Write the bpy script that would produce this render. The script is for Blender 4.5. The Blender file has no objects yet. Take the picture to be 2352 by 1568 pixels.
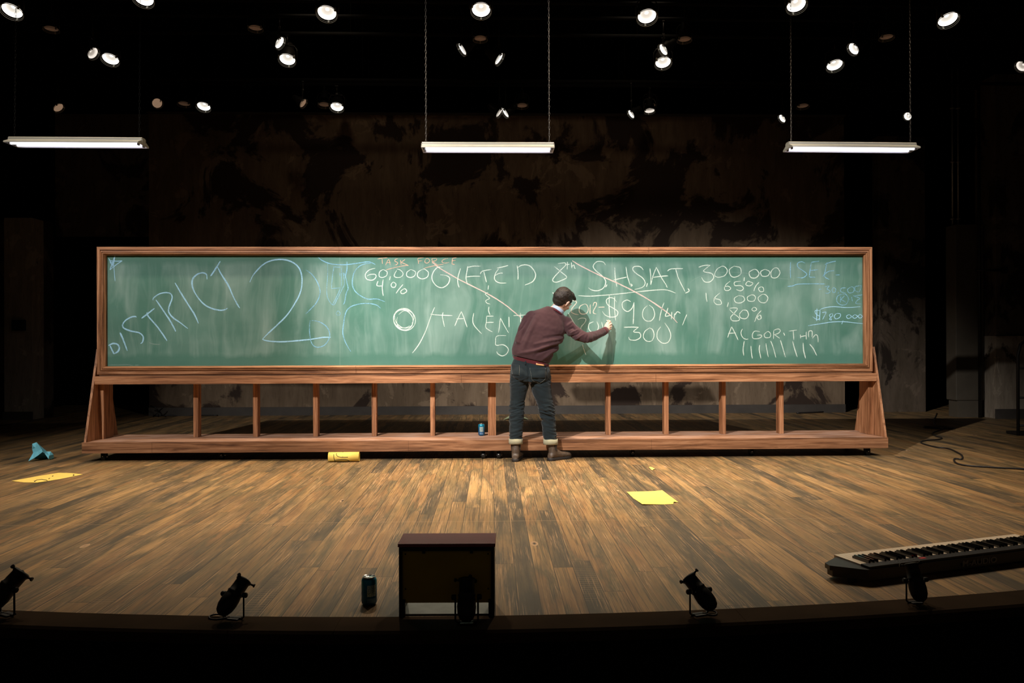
import bpy, bmesh, math, random
from mathutils import Vector, Matrix, noise

# ------------------------------------------------------------------ camera, world, exposure, large lights
S = bpy.context.scene
COL = S.collection
F_PX, CAM_H = 1780.0, 1.12
YAW, PITCH, ROLL = 0.02613658, 0.00174046, -0.00297719
_cy, _sy = math.cos(YAW), math.sin(YAW)
_a = Vector((_sy, _cy, 0)); _r = Vector((_cy, -_sy, 0)); _u = Vector((0, 0, 1))
A2 = _a*math.cos(PITCH) + _u*math.sin(PITCH); U2 = _u*math.cos(PITCH) - _a*math.sin(PITCH)
R3 = _r*math.cos(ROLL) + U2*math.sin(ROLL); U3 = U2*math.cos(ROLL) - _r*math.sin(ROLL)
cam_d = bpy.data.cameras.new('camera'); cam = bpy.data.objects.new('camera', cam_d); COL.objects.link(cam)
cam.matrix_world = Matrix(((R3.x, U3.x, -A2.x, 0), (R3.y, U3.y, -A2.y, 0), (R3.z, U3.z, -A2.z, CAM_H), (0, 0, 0, 1)))
cam_d.sensor_width = 36.0; cam_d.lens = F_PX/2352*36; cam_d.clip_start = .05; cam_d.clip_end = 100
S.camera = cam
S.view_settings.view_transform = 'Standard'; S.view_settings.look = 'None'
S.view_settings.gamma = 1; S.view_settings.exposure = 0.0; S.view_settings.use_curve_mapping = False
W = bpy.data.worlds.new('world'); S.world = W; W.use_nodes = True
W.node_tree.nodes['Background'].inputs[0].default_value = (1, .82, .62, 1)
W.node_tree.nodes['Background'].inputs[1].default_value = 0.02

def spot(name, loc, aim, power, angle, blend=.5, color=(1, .86, .72), size=.08, parent=None):
    l = bpy.data.lights.new(name, 'SPOT'); l.energy = power; l.spot_size = math.radians(angle)
    l.spot_blend = blend; l.color = color; l.shadow_soft_size = size
    o = bpy.data.objects.new(name, l); COL.objects.link(o)
    o.location = loc; o.rotation_euler = (Vector(aim)-Vector(loc)).to_track_quat('-Z', 'Y').to_euler()
    if parent: o.parent = parent
    return o

KEY = (1, .95, .90)
# front-of-house profile spots above the seats, aimed at the chalkboard
spot('house_spot_left', (-3.2, .6, 6.4), (.9, 7.62, 1.35), 5000, 38, .65, KEY, .05)
spot('house_spot_centre', (-2.0, 1.4, 6.3), (.6, 7.62, 1.3), 420, 34, .9, KEY, .05)
spot('house_spot_right', (3.6, .6, 6.4), (-.4, 7.62, 1.35), 330, 40, .8, KEY, .06)
spot('house_spot_far_left', (-5.0, .4, 6.2), (-2.9, 7.62, 1.2), 2100, 36, .8, KEY, .06)
spot('house_spot_far_right', (5.4, .4, 6.2), (2.9, 7.62, 1.2), 1250, 36, .8, KEY, .06)
# overhead stage wash, hung over the middle of the stage out of the picture
for x, p in ((-4.2, 110), (-2.6, 190), (-.9, 300), (.8, 320), (2.5, 200), (4.2, 110)):
    spot('stage_wash_spot', (x, 6.9, 4.9), (x*.85, 6.1, 0), p*2.9, 71, 1.0, (1, .80, .57), .09)

# two added unseen spots standing in for bounced light on the back wall
for x in (-2.2, 2.0): spot('wall_bounce_fill', (x, 9.3, 5.7), (x*.75, 12.18, 2.7), 22, 95, 1.0, (1, .78, .55), .1)

def ray(px, py): return A2 + R3*((px-1176)/F_PX) - U3*((py-784)/F_PX)
def onz(px, py, z=0.0):
    d = ray(px, py); return Vector((0, 0, CAM_H)) + d*((z-CAM_H)/d.z)
def at(px, py, Y):
    d = ray(px, py); return Vector((0, 0, CAM_H)) + d*(Y/d.y)

# ------------------------------------------------------------------ node helper
class NT:
    def __init__(s, name):
        s.m = bpy.data.materials.new(name); s.m.use_nodes = True; s.t = s.m.node_tree
        s.b = s.t.nodes['Principled BSDF']; s.out = s.t.nodes['Material Output']
        s.pos = None
    def n(s, typ, **kw):
        x = s.t.nodes.new(typ)
        for k, v in kw.items(): setattr(x, k, v)
        return x
    def link(s, a, b): s.t.links.new(a, b)
    def setin(s, sock, v):
        if isinstance(v, (int, float)): sock.default_value = v
        elif isinstance(v, (tuple, list)): sock.default_value = v if len(v) != 3 or sock.type != 'RGBA' else (*v, 1)
        else: s.link(v, sock)
    def math(s, op, a, b=0.0, c=None, clamp=False):
        x = s.n('ShaderNodeMath', operation=op, use_clamp=clamp)
        s.setin(x.inputs[0], a); s.setin(x.inputs[1], b)
        if c is not None: s.setin(x.inputs[2], c)
        return x.outputs[0]
    def xyz(s, src=None):
        if src is None:
            g = s.n('ShaderNodeNewGeometry'); src = g.outputs['Position']
        x = s.n('ShaderNodeSeparateXYZ'); s.link(src, x.inputs[0]); return x.outputs
    def obj(s):
        return s.n('ShaderNodeTexCoord').outputs['Object']
    def vec(s, x, y, z):
        c = s.n('ShaderNodeCombineXYZ')
        for i, v in enumerate((x, y, z)): s.setin(c.inputs[i], v)
        return c.outputs[0]
    def noise(s, v, scale=1, detail=4, rough=.55, dist=0):
        x = s.n('ShaderNodeTexNoise'); s.link(v, x.inputs['Vector'])
        x.inputs['Scale'].default_value = scale; x.inputs['Detail'].default_value = detail
        x.inputs['Roughness'].default_value = rough; x.inputs['Distortion'].default_value = dist
        return x.outputs['Fac']
    def white(s, v):
        x = s.n('ShaderNodeTexWhiteNoise', noise_dimensions='3D'); s.link(v, x.inputs['Vector']); return x.outputs['Value']
    def ramp(s, f, stops, interp='LINEAR'):
        x = s.n('ShaderNodeValToRGB'); s.setin(x.inputs[0], f); r = x.color_ramp; r.interpolation = interp
        while len(r.elements) < len(stops): r.elements.new(.5)
        for e, (p, c) in zip(r.elements, stops):
            e.position = p; e.color = (*c, 1) if isinstance(c, tuple) else (c, c, c, 1)
        return x.outputs[0]
    def mix(s, f, a, b, blend='MIX'):
        x = s.n('ShaderNodeMix', data_type='RGBA', blend_type=blend)
        s.setin(x.inputs[0], f); s.setin(x.inputs[6], a); s.setin(x.inputs[7], b); return x.outputs[2]
    def bump(s, h, strength=.3, dist=.002):
        x = s.n('ShaderNodeBump'); s.link(h, x.inputs['Height']); x.inputs['Strength'].default_value = strength
        x.inputs['Distance'].default_value = dist; s.link(x.outputs[0], s.b.inputs['Normal'])
    def done(s, color=None, rough=.6, metal=0, spec=None):
        if color is not None: s.setin(s.b.inputs['Base Color'], color)
        s.setin(s.b.inputs['Roughness'], rough); s.setin(s.b.inputs['Metallic'], metal)
        if spec is not None: s.b.inputs['Specular IOR Level'].default_value = spec
        return s.m

def plain(name, col, rough=.6, metal=0, var=.12, scale=30, spec=None):
    t = NT(name); f = t.noise(t.obj(), scale, 3)
    a = tuple(c*(1-var) for c in col); b = tuple(min(1, c*(1+var)) for c in col)
    return t.done(t.ramp(f, [(.3, a), (.7, b)]), rough, metal, spec)

def glow(name, col, strength, rings=False):
    t = NT(name); t.b.inputs['Base Color'].default_value = (*col, 1)
    t.b.inputs['Emission Color'].default_value = (*col, 1); t.b.inputs['Emission Strength'].default_value = strength
    if rings:      # ribbed reflector: bright rings, darker towards the middle and between ribs
        x, y, z = t.xyz(t.obj()); r = t.math('SQRT', t.math('ADD', t.math('MULTIPLY', x, x), t.math('MULTIPLY', y, y)))
        k = t.ramp(t.math('MULTIPLY', r, 10), [(.0, 1.0), (.12, .9), (.28, .22), (.62, .34), (.80, .9), (1, 1.0)])
        w = t.math('MULTIPLY_ADD', t.math('SINE', t.math('MULTIPLY', r, 900)), .25, 1.0)
        t.setin(t.b.inputs['Emission Strength'], t.math('MULTIPLY', t.math('MULTIPLY', k, w), strength))
    return t.m

# --- painted plank floor
def mat_floor():
    t = NT('painted_planks'); x, y, z = t.xyz()
    u = t.math('DIVIDE', t.math('SUBTRACT', x, .012), .0975)
    pid = t.math('FLOOR', u); fx = t.math('FRACT', u)
    w1 = t.white(t.vec(pid, 3.3, 0)); w2 = t.white(t.vec(pid, 7.7, 1))
    L = t.math('MULTIPLY_ADD', w2, 2.2, 1.1)
    v = t.math('DIVIDE', t.math('MULTIPLY_ADD', w1, 9.0, y), L)
    sid = t.math('FLOOR', v); fy = t.math('FRACT', v)
    cid = t.white(t.vec(pid, sid, 5.1)); cid2 = t.white(t.vec(pid, sid, 9.4)); cid3 = t.white(t.vec(sid, pid, 2.2))
    along = t.noise(t.vec(t.math('MULTIPLY_ADD', cid, 30, t.math('MULTIPLY', x, 5)), t.math('MULTIPLY', y, .6), cid2), 1.3, 5, .6, .5)
    cidm = t.math('ADD', cid, t.math('MULTIPLY', t.math('SUBTRACT', along, .5), 1.5), clamp=True)
    base = t.ramp(cidm, [(0, (.052, .042, .026)), (.14, (.11, .080, .040)), (.3, (.24, .145, .056)), (.44, (.18, .128, .056)),
                        (.6, (.34, .205, .080)), (.74, (.25, .138, .054)), (.86, (.12, .094, .045)), (1, (.38, .235, .095))])
    # broad blotches
    bl = t.noise(t.vec(t.math('MULTIPLY_ADD', cid, 40, t.math('MULTIPLY', x, 5)), t.math('MULTIPLY', y, 1.1), cid2), 1.6, 4)
    base = t.mix(t.ramp(bl, [(.36, 0.0), (.7, .55)]), base, (.095, .075, .045), 'MIX')
    # grain
    gx = t.math('MULTIPLY_ADD', cid, 60, t.math('MULTIPLY', x, 95))
    gv = t.vec(gx, t.math('MULTIPLY', y, 1.5), t.math('MULTIPLY', cid2, 20))
    g = t.noise(gv, 1.0, 6, .62, 1.3)
    g2 = t.noise(t.vec(gx, t.math('MULTIPLY', y, 1.25), cid3), 2.1, 6, .62, 1.2)
    dark = t.ramp(g, [(.38, .0), (.50, 1.0)])
    base = t.mix(t.math('MULTIPLY', t.math('SUBTRACT', 1.0, dark), .72), base, (.05, .034, .02))
    lmask = t.noise(t.vec(t.math('MULTIPLY', x, 9), t.math('MULTIPLY', y, 1.8), cid3), 1.2, 3)
    lite = t.math('MULTIPLY', t.ramp(g2, [(.52, .0), (.62, .75)]), t.ramp(lmask, [(.44, .0), (.60, 1.0)]))
    base = t.mix(lite, base, (.50, .32, .165))
    # rings around knots
    vo = t.n('ShaderNodeTexVoronoi'); vo.feature = 'F1'
    t.link(t.vec(t.math('MULTIPLY', x, 3.2), t.math('MULTIPLY', y, 1.35), 0), vo.inputs['Vector']); vo.inputs['Scale'].default_value = 1
    kd = vo.outputs['Distance']
    kn = t.ramp(kd, [(0, (.03, .02, .012)), (.035, (.03, .02, .012)), (.05, (.36, .24, .14)), (.075, (.40, .27, .16))])
    km = t.math('MULTIPLY', t.math('LESS_THAN', kd, .075), t.math('GREATER_THAN', t.white(t.vec(pid, sid, 1.9)), .62))
    base = t.mix(km, base, kn)
    # saw marks across some boards
    sw = t.math('SINE', t.math('MULTIPLY', y, 210)); sw = t.ramp(sw, [(.55, .0), (.9, .32)])
    sm = t.math('MULTIPLY', sw, t.math('MULTIPLY', t.math('GREATER_THAN', cid3, .90), t.ramp(t.noise(t.vec(x, t.math('MULTIPLY', y, 2.5), cid), 1.5, 3), [(.5, 0.0), (.56, 1.0)])))
    base = t.mix(sm, base, (.34, .23, .13))
    # seams
    e1 = t.math('MINIMUM', fx, t.math('SUBTRACT', 1.0, fx))
    seam = t.math('LESS_THAN', e1, .022)
    hl = t.math('MULTIPLY', t.math('LESS_THAN', t.math('ABSOLUTE', t.math('SUBTRACT', fx, .05)), .018), t.ramp(t.noise(t.vec(pid, t.math('MULTIPLY', y, .9), 4.4), 2, 2), [(.50, .0), (.60, .8)]))
    base = t.mix(hl, base, (.42, .27, .135))
    base = t.mix(t.math('MULTIPLY', seam, t.ramp(t.noise(t.vec(pid, y, 1.2), 1.5, 3), [(.35, .3), (.6, .9)])), base, (.022, .014, .008))
    butt = t.math('LESS_THAN', t.math('MULTIPLY', fy, L), .007)
    base = t.mix(t.math('MULTIPLY', butt, .5), base, (.03, .02, .012))
    joint = t.math('LESS_THAN', t.math('ABSOLUTE', t.math('SUBTRACT', y, 4.875)), .004)
    base = t.mix(t.math('MULTIPLY', joint, .35), base, (.42, .3, .18))
    base = t.mix(.28, base, t.mix(1.0, base, (1.0, .80, .62), 'MULTIPLY'))
    t.bump(t.math('SUBTRACT', g, t.math('MULTIPLY', seam, .5)), .25, .002)
    return t.done(base, t.math('MULTIPLY_ADD', g, .25, .42), 0, .35)

# --- brown stage-stand wood; axis = grain direction
def mat_wood(name, axis, tone=1.0, dust=0.0):
    t = NT(name); x, y, z = t.xyz()
    k = {'x': (1.6, 30, 34), 'y': (30, 1.6, 34), 'z': (34, 34, 1.6)}[axis]
    v = t.vec(t.math('MULTIPLY', x, k[0]), t.math('MULTIPLY', y, k[1]), t.math('MULTIPLY', z, k[2]))
    g = t.noise(v, 1, 6, .6, 1.0); g2 = t.noise(v, 3.1, 4, .6, .3)
    c = t.ramp(g, [(.32, (.11*tone, .040*tone, .016*tone)), (.44, (.26*tone, .112*tone, .048*tone)), (.54, (.38*tone, .170*tone, .078*tone)), (.66, (.50*tone, .250*tone, .125*tone))])
    c = t.mix(t.ramp(g2, [(.52, 0.0), (.70, .5)]), c, (.15*tone, .06*tone, .026*tone))
    if dust:
        d = t.noise(t.vec(t.math('MULTIPLY', x, 2.2), t.math('MULTIPLY', y, 9), z), 1.5, 4)
        c = t.mix(t.ramp(d, [(.4, .12*dust), (.65, .6*dust)]), c, (.62, .42, .33))
    t.bump(g, .15, .001)
    return t.done(c, .5, 0, .35)

def mat_board():
    t = NT('chalkboard_green'); x, y, z = t.xyz()
    base = t.ramp(t.noise(t.vec(t.math('MULTIPLY', x, 1.2), 0, t.math('MULTIPLY', z, 2.5)), 1, 4), [(.3, (.052, .150, .112)), (.7, (.072, .190, .146))])
    wob = t.noise(t.vec(x, 0, t.math('MULTIPLY', z, .7)), 1.3, 3)
    xs = t.math('MULTIPLY_ADD', wob, 1.1, t.math('MULTIPLY', x, 3.6))
    v = t.vec(xs, 0, t.math('MULTIPLY', z, 1.1))
    s1 = t.noise(v, 1, 4, .55, .5)
    s2 = t.noise(t.vec(t.math('MULTIPLY', xs, 4.3), 2, t.math('MULTIPLY', z, 1.0)), 1, 4, .6, .3)
    s3 = t.noise(t.vec(t.math('MULTIPLY', x, 1.1), 5, t.math('MULTIPLY', z, 1.6)), 1, 3, .5, .4)
    s4 = t.noise(t.vec(t.math('MULTIPLY', x, 8), 9, t.math('MULTIPLY', z, 3)), 1, 6, .6)
    f = t.math('ADD', t.math('MULTIPLY', t.ramp(s1, [(.45, 0.0), (.72, 1.0)]), .42), t.math('MULTIPLY', t.ramp(s2, [(.48, 0.0), (.78, 1.0)]), .26))
    f = t.math('ADD', f, t.math('MULTIPLY', t.ramp(s3, [(.4, 0.0), (.68, 1.0)]), .26))
    f = t.math('MULTIPLY', f, t.math('MULTIPLY_ADD', s4, .5, .72))
    # wiping stops short of the bottom and top of the board
    edge = t.math('MULTIPLY_ADD', s4, .12, t.math('MULTIPLY', t.noise(t.vec(t.math('MULTIPLY', x, 2.2), 0, 0), 1, 4), .12))
    lo = t.math('MULTIPLY', t.math('SUBTRACT', z, t.math('ADD', edge, .865)), 22, clamp=True)
    hi = t.math('MULTIPLY', t.math('SUBTRACT', 1.985, t.math('ADD', z, t.math('MULTIPLY', edge, .45))), 22, clamp=True)
    f = t.math('MULTIPLY', f, t.math('MULTIPLY_ADD', t.math('MULTIPLY', lo, hi), .88, .12))
    c = t.mix(f, base, (.31, .43, .39))
    for sx in (-1.492, 1.197):
        sl = t.math('LESS_THAN', t.math('ABSOLUTE', t.math('SUBTRACT', x, sx)), .002)
        c = t.mix(t.math('MULTIPLY', sl, .4), c, (.25, .36, .3))
    return t.done(c, t.math('MULTIPLY_ADD', f, .25, .55), 0, .3)

def mat_chalk(name, col, cover=.68):
    t = NT(name); p = t.n('ShaderNodeNewGeometry').outputs['Position']
    f = t.noise(p, 260, 3, .7); f2 = t.noise(p, 14, 2)
    a = t.ramp(t.math('MULTIPLY_ADD', f2, .35, f), [(cover-.18, .25), (cover-.02, 1.0)])
    t.setin(t.b.inputs['Alpha'], a)
    return t.done(col, .95, 0, .05)

def mat_plaster(name, a, b, darkc, sc=1.0, th=.5, amb=0.0):
    t = NT(name); x, y, z = t.xyz()
    h = t.math('ADD', x, t.math('MULTIPLY', y, 1.0))
    v = t.vec(t.math('MULTIPLY', h, 5*sc), 0, t.math('MULTIPLY', z, 1.0*sc))
    s = t.noise(v, 1.3, 6, .62, .3)
    p = t.noise(t.vec(t.math('MULTIPLY', h, .85*sc), 3, t.math('MULTIPLY', z, .7*sc)), 1.15, 7, .62, .7)
    q = t.noise(t.vec(t.math('MULTIPLY', h, 1.6*sc), 8, t.math('MULTIPLY', z, 1.3*sc)), 1.3, 7, .66, .9)
    c = t.mix(t.ramp(s, [(.35, 0.0), (.7, 1.0)]), a, b)
    c = t.mix(t.ramp(q, [(.58, 0.0), (.61, .7)]), c, tuple(min(1, k*1.35) for k in a))
    c = t.mix(t.ramp(p, [(th-.02, 1.0), (th+.015, 0.0)]), c, darkc)
    c = t.mix(t.ramp(t.noise(v, 5, 3), [(.55, 0.0), (.8, .5)]), c, darkc)
    t.bump(t.math('ADD', p, s), .3, .01)
    return t.done(c, .85, 0, .2)

M = {}
M['floor'] = mat_floor()
M['lip'] = plain('stage_lip_paint', (.034, .021, .012), .95, 0, .25, 3, .06)
M['black'] = plain('matte_black', (.006, .006, .006), .9, 0, .2, 8, .1)
M['woodx'] = mat_wood('stand_wood_long', 'x'); M['woodz'] = mat_wood('stand_wood_upright', 'z')
M['woody'] = mat_wood('stand_wood_shelf', 'x', 1.0, 1.0)
M['wood_base'] = mat_wood('stand_base_wood', 'x', .66)  # darker stain, plus the base's weaker front light painted into the tone
M['frame_dark'] = mat_wood('shaded_groove_joint_wood', 'x', .42)  # darkened wood: shade painted into frame grooves and rail gap; also joints
M['board'] = mat_board()
M['chalk_white'] = mat_chalk('white_chalk', (.60, .70, .63)); M['chalk_blue'] = mat_chalk('blue_chalk', (.36, .64, .84))
M['chalk_pink'] = mat_chalk('pink_chalk', (.66, .50, .46)); M['chalk_orange'] = mat_chalk('orange_chalk', (.62, .40, .30), .70)
M['chalk_cream'] = mat_chalk('cream_chalk', (.66, .60, .50)); M['chalk_faint'] = mat_chalk('faint_chalk', (.40, .55, .50), .95); M['chalk_dimblue'] = mat_chalk('worn_blue_chalk', (.24, .50, .70), .75)
M['plaster'] = mat_plaster('stained_plaster', (.170, .122, .080), (.105, .072, .045), (.034, .022, .016), 1.0, .47)
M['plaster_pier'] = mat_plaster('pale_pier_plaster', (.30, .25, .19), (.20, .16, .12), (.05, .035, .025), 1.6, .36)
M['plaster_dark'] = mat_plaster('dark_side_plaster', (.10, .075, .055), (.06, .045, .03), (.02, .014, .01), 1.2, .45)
M['skirting'] = plain('grey_brown_skirting', (.040, .033, .027), .7, 0, .2, 4)
M['metal_black'] = plain('black_enamel', (.010, .009, .008), .45, .0, .2, 60, .3)
M['steel'] = plain('bright_steel', (.62, .62, .60), .25, 1.0, .05, 40)
M['galv'] = plain('dull_steel', (.30, .29, .27), .45, .8, .15, 40)
M['fix_white'] = plain('grey_white_enamel', (.20, .195, .165), .35, 0, .05, 10)
M['fix_inner'] = plain('white_reflector_enamel', (.80, .80, .82), .4, 0, .02, 10)
M['tube_glow'] = glow('fluorescent_glow', (.86, .85, 1.0), 1.9)
M['lamp_glow'] = glow('lamp_reflector_glow', (1.0, .96, .88), 1.7, True)
M['lamp_mid'] = glow('lamp_reflector_dimmer_glow', (1.0, .93, .84), .8, True)
M['lamp_warm'] = glow('lamp_warm_glow', (.60, .40, .26), .30)
M['lamp_brown'] = glow('lamp_brown_glow', (.34, .20, .12), .10)  # unlit reflectors: faint emission stands in for the light they catch
M['chain'] = plain('dark_chain_steel', (.11, .10, .09), .5, .6, .1, 40)
M['rubber'] = plain('black_rubber', (.010, .010, .010), .6)

# ------------------------------------------------------------------ object helpers
def tag(o, label=None, cat=None, group=None, kind=None):
    if label: o['label'] = label
    if cat: o['category'] = cat
    if group: o['group'] = group
    if kind: o['kind'] = kind
    return o
def empty(name, loc=(0, 0, 0), rz=0, label=None, cat=None, group=None):
    o = bpy.data.objects.new(name, None); COL.objects.link(o); o.location = loc; o.rotation_euler = (0, 0, rz)
    o.empty_display_size = .05
    return tag(o, label, cat, group)
def link(name, me, parent=None, world=False):
    o = bpy.data.objects.new(name, me); COL.objects.link(o)
    if parent:
        o.parent = parent
        if world: o.matrix_parent_inverse = parent_world(parent).inverted()
    return o
def parent_world(p):
    m = Matrix.LocRotScale(p.location, p.rotation_euler, p.scale)
    if p.parent: m = parent_world(p.parent) @ p.matrix_parent_inverse @ m
    return m
def copy_tree(o, parent=None):
    c = o.copy(); COL.objects.link(c)
    if parent: c.parent = parent
    for ch in list(o.children):
        copy_tree(ch, c)
    return c

class MB:
    def __init__(s): s.bm = bmesh.new(); s.mi = 0
    def _f(s, vs, smooth=False):
        try:
            f = s.bm.faces.new(vs); f.material_index = s.mi; f.smooth = smooth; return f
        except ValueError: return None
    def box(s, c, d, rot=None, bev=0.0):
        c = Vector(c); h = Vector(d)/2
        tmp = bmesh.new(); bmesh.ops.create_cube(tmp, size=1)
        bmesh.ops.scale(tmp, vec=Vector(d), verts=tmp.verts)
        if bev: bmesh.ops.bevel(tmp, geom=list(tmp.edges), offset=bev, segments=2, affect='EDGES', profile=.6)
        m = Matrix.Translation(c) @ (rot.to_4x4() if rot else Matrix.Identity(4))
        s.add(tmp, m); return s
    def add(s, tmp, m=None, smooth=None):
        mp = {}
        for v in tmp.verts: mp[v] = s.bm.verts.new(m @ v.co if m else v.co)
        for f in tmp.faces:
            nf = s._f([mp[v] for v in f.verts]);
            if nf: nf.smooth = f.smooth if smooth is None else smooth
        tmp.free()
    def prism(s, pts, dvec):
        a = [s.bm.verts.new(Vector(p)) for p in pts]; b = [s.bm.verts.new(Vector(p)+Vector(dvec)) for p in pts]
        s._f(a[::-1]); s._f(b); n = len(a)
        for i in range(n): s._f([a[i], a[(i+1) % n], b[(i+1) % n], b[i]])
        return s
    def loft(s, rings, cap=True, smooth=True, close=False):
        R = [[s.bm.verts.new(p) for p in r] for r in rings]; n = len(R[0])
        rr = R + [R[0]] if close else R
        for a, b in zip(rr[:-1], rr[1:]):
            for i in range(n): s._f([a[i], a[(i+1) % n], b[(i+1) % n], b[i]], smooth)
        if cap and not close: s._f(R[0][::-1]); s._f(R[-1])
        return s
    def tube(s, pts, r, n=8, cap=True, closed=False, squash=1.0, up=None):
        pts = [Vector(p) for p in pts]; rs = r if isinstance(r, (list, tuple)) else [r]*len(pts)
        rings = []; ref = Vector(up) if up else None
        N = len(pts)
        for i, p in enumerate(pts):
            if closed: t = pts[(i+1) % N]-pts[i-1]
            else: t = pts[min(i+1, N-1)]-pts[max(i-1, 0)]
            t.normalize()
            if ref is None: ref = Vector((0, 0, 1)) if abs(t.z) < .9 else Vector((1, 0, 0))
            a = (ref - t*ref.dot(t)).normalized(); b = t.cross(a)
            if not up: ref = a
            rings.append([p + a*math.cos(q)*rs[i]*squash + b*math.sin(q)*rs[i] for q in [2*math.pi*k/n for k in range(n)]])
        return s.loft(rings, cap, True, closed)
    def lathe(s, prof, n=24, m=None, cap=True):
        rings = []
        for r, z in prof:
            rings.append([(m @ Vector((r*math.cos(2*math.pi*k/n), r*math.sin(2*math.pi*k/n), z))) if m else Vector((r*math.cos(2*math.pi*k/n), r*math.sin(2*math.pi*k/n), z)) for k in range(n)])
        return s.loft(rings, cap)
    def ball(s, c, r, rot=None, u=20, v=14):
        tmp = bmesh.new(); bmesh.ops.create_uvsphere(tmp, u_segments=u, v_segments=v, radius=1)
        r = Vector((r, r, r)) if isinstance(r, (int, float)) else Vector(r)
        m = Matrix.Translation(Vector(c)) @ (rot.to_4x4() if rot else Matrix.Identity(4)) @ Matrix.Diagonal((*r, 1))
        s.add(tmp, m, True); return s
    def mesh(s, name, mats):
        bmesh.ops.recalc_face_normals(s.bm, faces=s.bm.faces)
        me = bpy.data.meshes.new(name); s.bm.to_mesh(me); s.bm.free()
        for m in (mats if isinstance(mats, (list, tuple)) else [mats]): me.materials.append(m)
        return me
    def build(s, name, mats, parent=None, world=False):
        return link(name, s.mesh(name, mats), parent, world)
def struct(o): o['kind'] = 'structure'; return o

def smooth_pts(p, k=5, closed=False):
    p = [Vector(q) for q in p]
    if len(p) < 3: return p
    out = []
    for i in range(len(p)-1):
        a, b, c, d = p[max(i-1, 0)], p[i], p[i+1], p[min(i+2, len(p)-1)]
        for j in range(k):
            t = j/k
            out.append(.5*((2*b)+(c-a)*t+(2*a-5*b+4*c-d)*t*t+(3*b-a-3*c+d)*t*t*t))
    out.append(p[-1]); return out

# ------------------------------------------------------------------ setting
def arc_y(x, base): return base + (x+.15)**2/26.0
X0, X1 = -7.9, 8.4
b = MB(); b.prism([Vector((X0, arc_y(-3.5, 3.185)+.9, 0))] + [Vector((x, arc_y(x, 3.185), 0)) for x in [i*.25-4.5 for i in range(37)]] + [Vector((X1, arc_y(4.5, 3.185)+.9, 0)), Vector((X1, 14.5, 0)), Vector((X0, 14.5, 0))], (0, 0, -.05))
struct(b.build('floor', M['floor']))
b = MB(); xs = [i*.25-4.5 for i in range(37)]
ring = lambda x: [Vector((x, arc_y(x, 3.17), -.05)), Vector((x, arc_y(x, 3.185), .0)), Vector((x, arc_y(x, 3.03), 0.0)), Vector((x, arc_y(x, 3.02), -.01)), Vector((x, arc_y(x, 3.02), -.05))]
b.loft([ring(x) for x in xs], True, False)
for x in (-2.9, -.62, 1.02, 2.6): b.box((x, arc_y(x, 3.1), .0006), (.004, .15, .001))
lip = struct(b.build('trim_1', M['lip']))
b = MB(); b.prism([Vector((x, arc_y(x, 3.10), -.05)) for x in xs] + [Vector((x, arc_y(x, 3.16), -.05)) for x in xs[::-1]], (0, 0, -1.2))
struct(b.build('wall_front', M['black']))
b = MB(); b.box((.2, 1.2, -1.28), (17, 8, .06)); struct(b.build('floor_pit', M['black']))
b = MB(); b.box((.25, 6.6, 6.6), (16.5, 16, .08)); struct(b.build('ceiling', M['black']))
WY = 12.18
b = MB(); b.box((.145, WY+.06, 2.345), (10.93, .12, 4.69)); struct(b.build('wall_back', M['plaster']))
b = MB(); b.box((.145, WY-.012, .065), (10.93, .024, .13)); struct(b.build('baseboard_back', M['skirting']))
b = MB(); b.box((.145, WY-.01, 4.70), (10.93, .14, .02)); struct(b.build('trim_2', M['skirting']))
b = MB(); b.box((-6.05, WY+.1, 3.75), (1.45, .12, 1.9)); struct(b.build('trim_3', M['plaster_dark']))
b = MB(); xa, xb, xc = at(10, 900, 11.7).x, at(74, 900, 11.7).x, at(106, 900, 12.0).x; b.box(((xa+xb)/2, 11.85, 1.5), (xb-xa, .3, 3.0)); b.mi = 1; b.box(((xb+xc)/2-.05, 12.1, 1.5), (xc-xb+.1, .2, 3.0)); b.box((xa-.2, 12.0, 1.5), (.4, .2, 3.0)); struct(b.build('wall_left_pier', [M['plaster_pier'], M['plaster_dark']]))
b = MB(); b.box(((xa+xb)/2, 11.685, .06), (xb-xa+.02, .03, .12)); struct(b.build('baseboard_left', M['skirting']))
b = MB(); b.box((X0, 8.5, 2.6), (.1, 12, 8)); struct(b.build('wall_left', M['black']))
b = MB(); b.box((X1, 8.5, 2.6), (.1, 12, 8)); struct(b.build('wall_right', M['black']))
b = MB(); b.box((.25, 14.5, 2.6), (16.5, .1, 8)); struct(b.build('wall_rear_void', M['black']))
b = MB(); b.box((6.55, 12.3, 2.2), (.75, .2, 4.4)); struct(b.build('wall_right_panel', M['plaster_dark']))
# right pier: lit stone base painted paler than the unlit upper part
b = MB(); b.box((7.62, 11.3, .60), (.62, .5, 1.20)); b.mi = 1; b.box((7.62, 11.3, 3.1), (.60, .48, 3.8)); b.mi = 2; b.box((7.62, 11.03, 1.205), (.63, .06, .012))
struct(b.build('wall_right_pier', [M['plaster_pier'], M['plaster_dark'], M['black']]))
b = MB(); b.box((7.62, 11.03, .07), (.66, .04, .14)); struct(b.build('baseboard_right', M['skirting']))

# ------------------------------------------------------------------ chalkboard on its stand
BX0, BX1, BZ0, BZ1, BY = -3.8307, 3.7928, .8237, 2.0632, 7.62
board = empty('chalkboard', (0, BY+.1, 0), 0, 'very wide green chalkboard in a brown wooden frame on a rolling wooden stand', 'chalkboard')
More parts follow.
